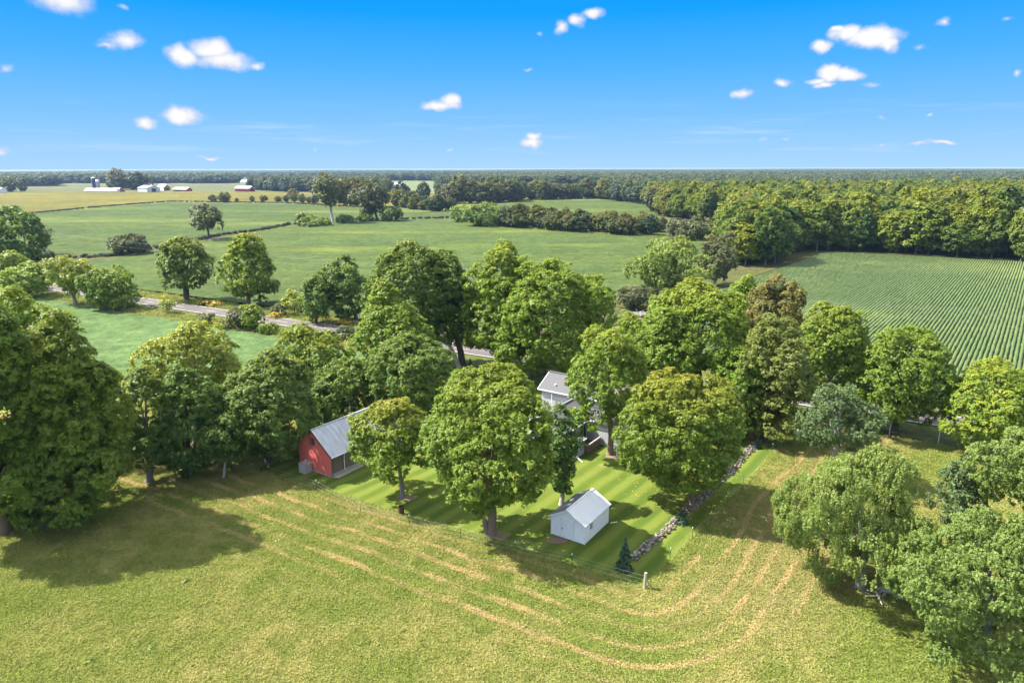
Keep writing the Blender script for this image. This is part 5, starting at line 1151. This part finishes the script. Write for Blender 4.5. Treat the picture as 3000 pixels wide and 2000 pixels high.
# ------------------------------------------------------------------ the distant farm
M['farm_white'] = plain('white_farm_metal', (0.72, 0.73, 0.76), .5, scale=.3, var=.05); M['farm_grey'] = plain('light_grey_farm_metal', (0.52, 0.53, 0.53), .6, scale=.3, var=.06)
M['farm_red'] = plain('red_farm_metal', (0.33, 0.045, 0.04), .6, scale=.3, var=.1); M['farm_brown'] = plain('brown_board', (0.25, 0.13, 0.08), .8, scale=.3)
M['silo_blue'] = plain('dark_blue_silo', (0.035, 0.045, 0.09), .4, scale=.3); M['silo_grey'] = plain('grey_stave_silo', (0.42, 0.41, 0.42), .8, scale=.5)
def farm(name, label, xp, yp, wd_, dp, ev, ap, rz, wall_m, door=None, roofm='farm_white', gable=None):
    """gabled farm building: ridge along local x, base centre under pixel (xp, yp)"""
    X, Y = G(xp, yp); r = tag(empty(name, (X, Y, 0), rz), label, 'farm building')
    q = MB(); w2, d2 = wd_ / 2, dp / 2; q.box(-w2, w2, -d2, d2, 0, ev); q.add([(-w2, -d2, ev), (-w2, d2, ev), (-w2, 0, ap), (w2, -d2, ev), (w2, d2, ev), (w2, 0, ap)], [(0, 2, 1), (3, 4, 5)], 1)
    q.box(w2 - .2, w2 + .05, -d2, d2, 0, ev - .02, 1); q.build('wall', [M[wall_m], M[gable or wall_m]], r)
    q = MB(); q.slab([(-w2 - .6, -d2 - .6, ev), (w2 + .6, -d2 - .6, ev), (w2 + .6, 0, ap + .25), (-w2 - .6, 0, ap + .25)], .3); q.slab([(-w2 - .6, 0, ap + .25), (w2 + .6, 0, ap + .25), (w2 + .6, d2 + .6, ev), (-w2 - .6, d2 + .6, ev)], .3)
    n = int(wd_ / 3)
    for i in range(n + 1): xx = -w2 + wd_ * i / n; q.bar((xx, -d2 - .5, ev + .12), (xx, 0, ap + .32), .12, .1)
    q.build('roof', M[roofm], r)
    for d_ in (door or []):
        x0, x1, face, h = d_; q = MB()
        if face == 'front': q.box(x0, x1, -d2 - .12, -d2 - .02, 0, h)
        else: q.box(w2 + .06, w2 + .16, x0, x1, 0, h)
        q.build('door', M['dark'], r)
    return r
farm('long_barn', 'long low white roofed barn at the left of the distant farm', 300, 563, 46, 12, 2.2, 5.6, .05, 'farm_white')
farm('low_barn', 'white roofed barn with a red gable left of the big metal barn', 345, 562, 16, 13, 2.2, 6.0, -.5, 'farm_white', gable='farm_red')
farm('metal_barn', 'big light grey metal barn with a dark doorway on the distant farm', 437, 562, 28, 20, 6.2, 9.5, -.62, 'farm_grey', [(-3, 3.6, 'side', 5.2)], 'farm_grey')
farm('farm_house', 'white peaked farmhouse roof behind the big metal barn', 436, 553, 10, 9, 7, 13, .3, 'farm_white')
farm('brown_barn', 'white roofed barn with a brown gable end behind the big metal barn', 480, 558, 20, 11, 5, 9.5, -.6, 'farm_white', [(-3, 2, 'side', 4)], gable='farm_brown')
farm('open_shed', 'low red ended shed with white roof right of the big metal barn', 535, 560, 27, 12, 2.8, 5.6, -.35, 'farm_red', [(-10, 4, 'front', 2.2)])
farm('red_barn', 'red metal barn with white roof standing alone in the gold field', 718, 561, 27, 13, 4.8, 7.8, -.35, 'farm_red', [(-2.5, 2.5, 'side', 4)])
farm('white_barn', 'white barn cut off by the left edge of the picture', -8, 565, 24, 12, 4.6, 7.5, -.3, 'farm_white')
farm('white_farmhouse', 'distant white farmhouse between trees in the middle', 1170, 549, 16, 11, 4.5, 8.5, -.3, 'farm_white', [(-2, 0, 'front', 2.5)])
farm('white_cottage', 'tiny white house among trees above the red barn', 722, 540, 22, 12, 5, 9.5, -.3, 'farm_white')
def silo(label, xp, yp, r_, h, m, dome):
    X, Y = G(xp, yp); r = tag(empty('silo', (X, Y, 0)), label, 'silo'); q = MB(); pr = [(r_, 0)]
    for i in range(1, 14): z = h * i / 14; pr += [(r_, z - .12), (r_ + .12, z - .1), (r_ + .12, z + .1), (r_, z + .12)]
    pr += [(r_, h)]; q.lathe(pr, 20); q.build('shell', M[m], r, smooth=False)
    q = MB(); q.lathe([(r_ + .15, h - .1)] + [(r_ * math.cos(a) * 1.02, h + dome * math.sin(a)) for a in np.linspace(0, 1.5, 7)] + [(0, h + dome)], 20); q.build('dome', M['farm_white'], r, smooth=True)
    q = MB(); q.box(-r_ - .9, -r_ - .1, -.5, .5, 0, h + .6); q.build('chute', M['farm_grey'], r); return r
silo('tall dark blue silo with a white cap at the left farm', 278, 558, 2.6, 19.5, 'silo_blue', 1.6)
silo('shorter grey stave silo with a round white top beside the dark one', 288, 556, 3.3, 13.5, 'silo_grey', 3.2)

# air
HAZE = 1
if HAZE:
    m, t = new_mat('haze'); t.out.location = (0, 0)
    pv = t.new('ShaderNodeVolumePrincipled', {'Color': (0.45, 0.66, 1.0, 1), 'Density': 0.000055, 'Anisotropy': 0.1}); t.l.new(pv.outputs[0], t.out.inputs['Volume'])
    m.cycles.homogeneous_volume = True
    q = MB(); q.box(-8000, 8000, -300, 8500, -1.4, 33.35); hz = q.build('haze', m); tag(hz, kind='stuff')
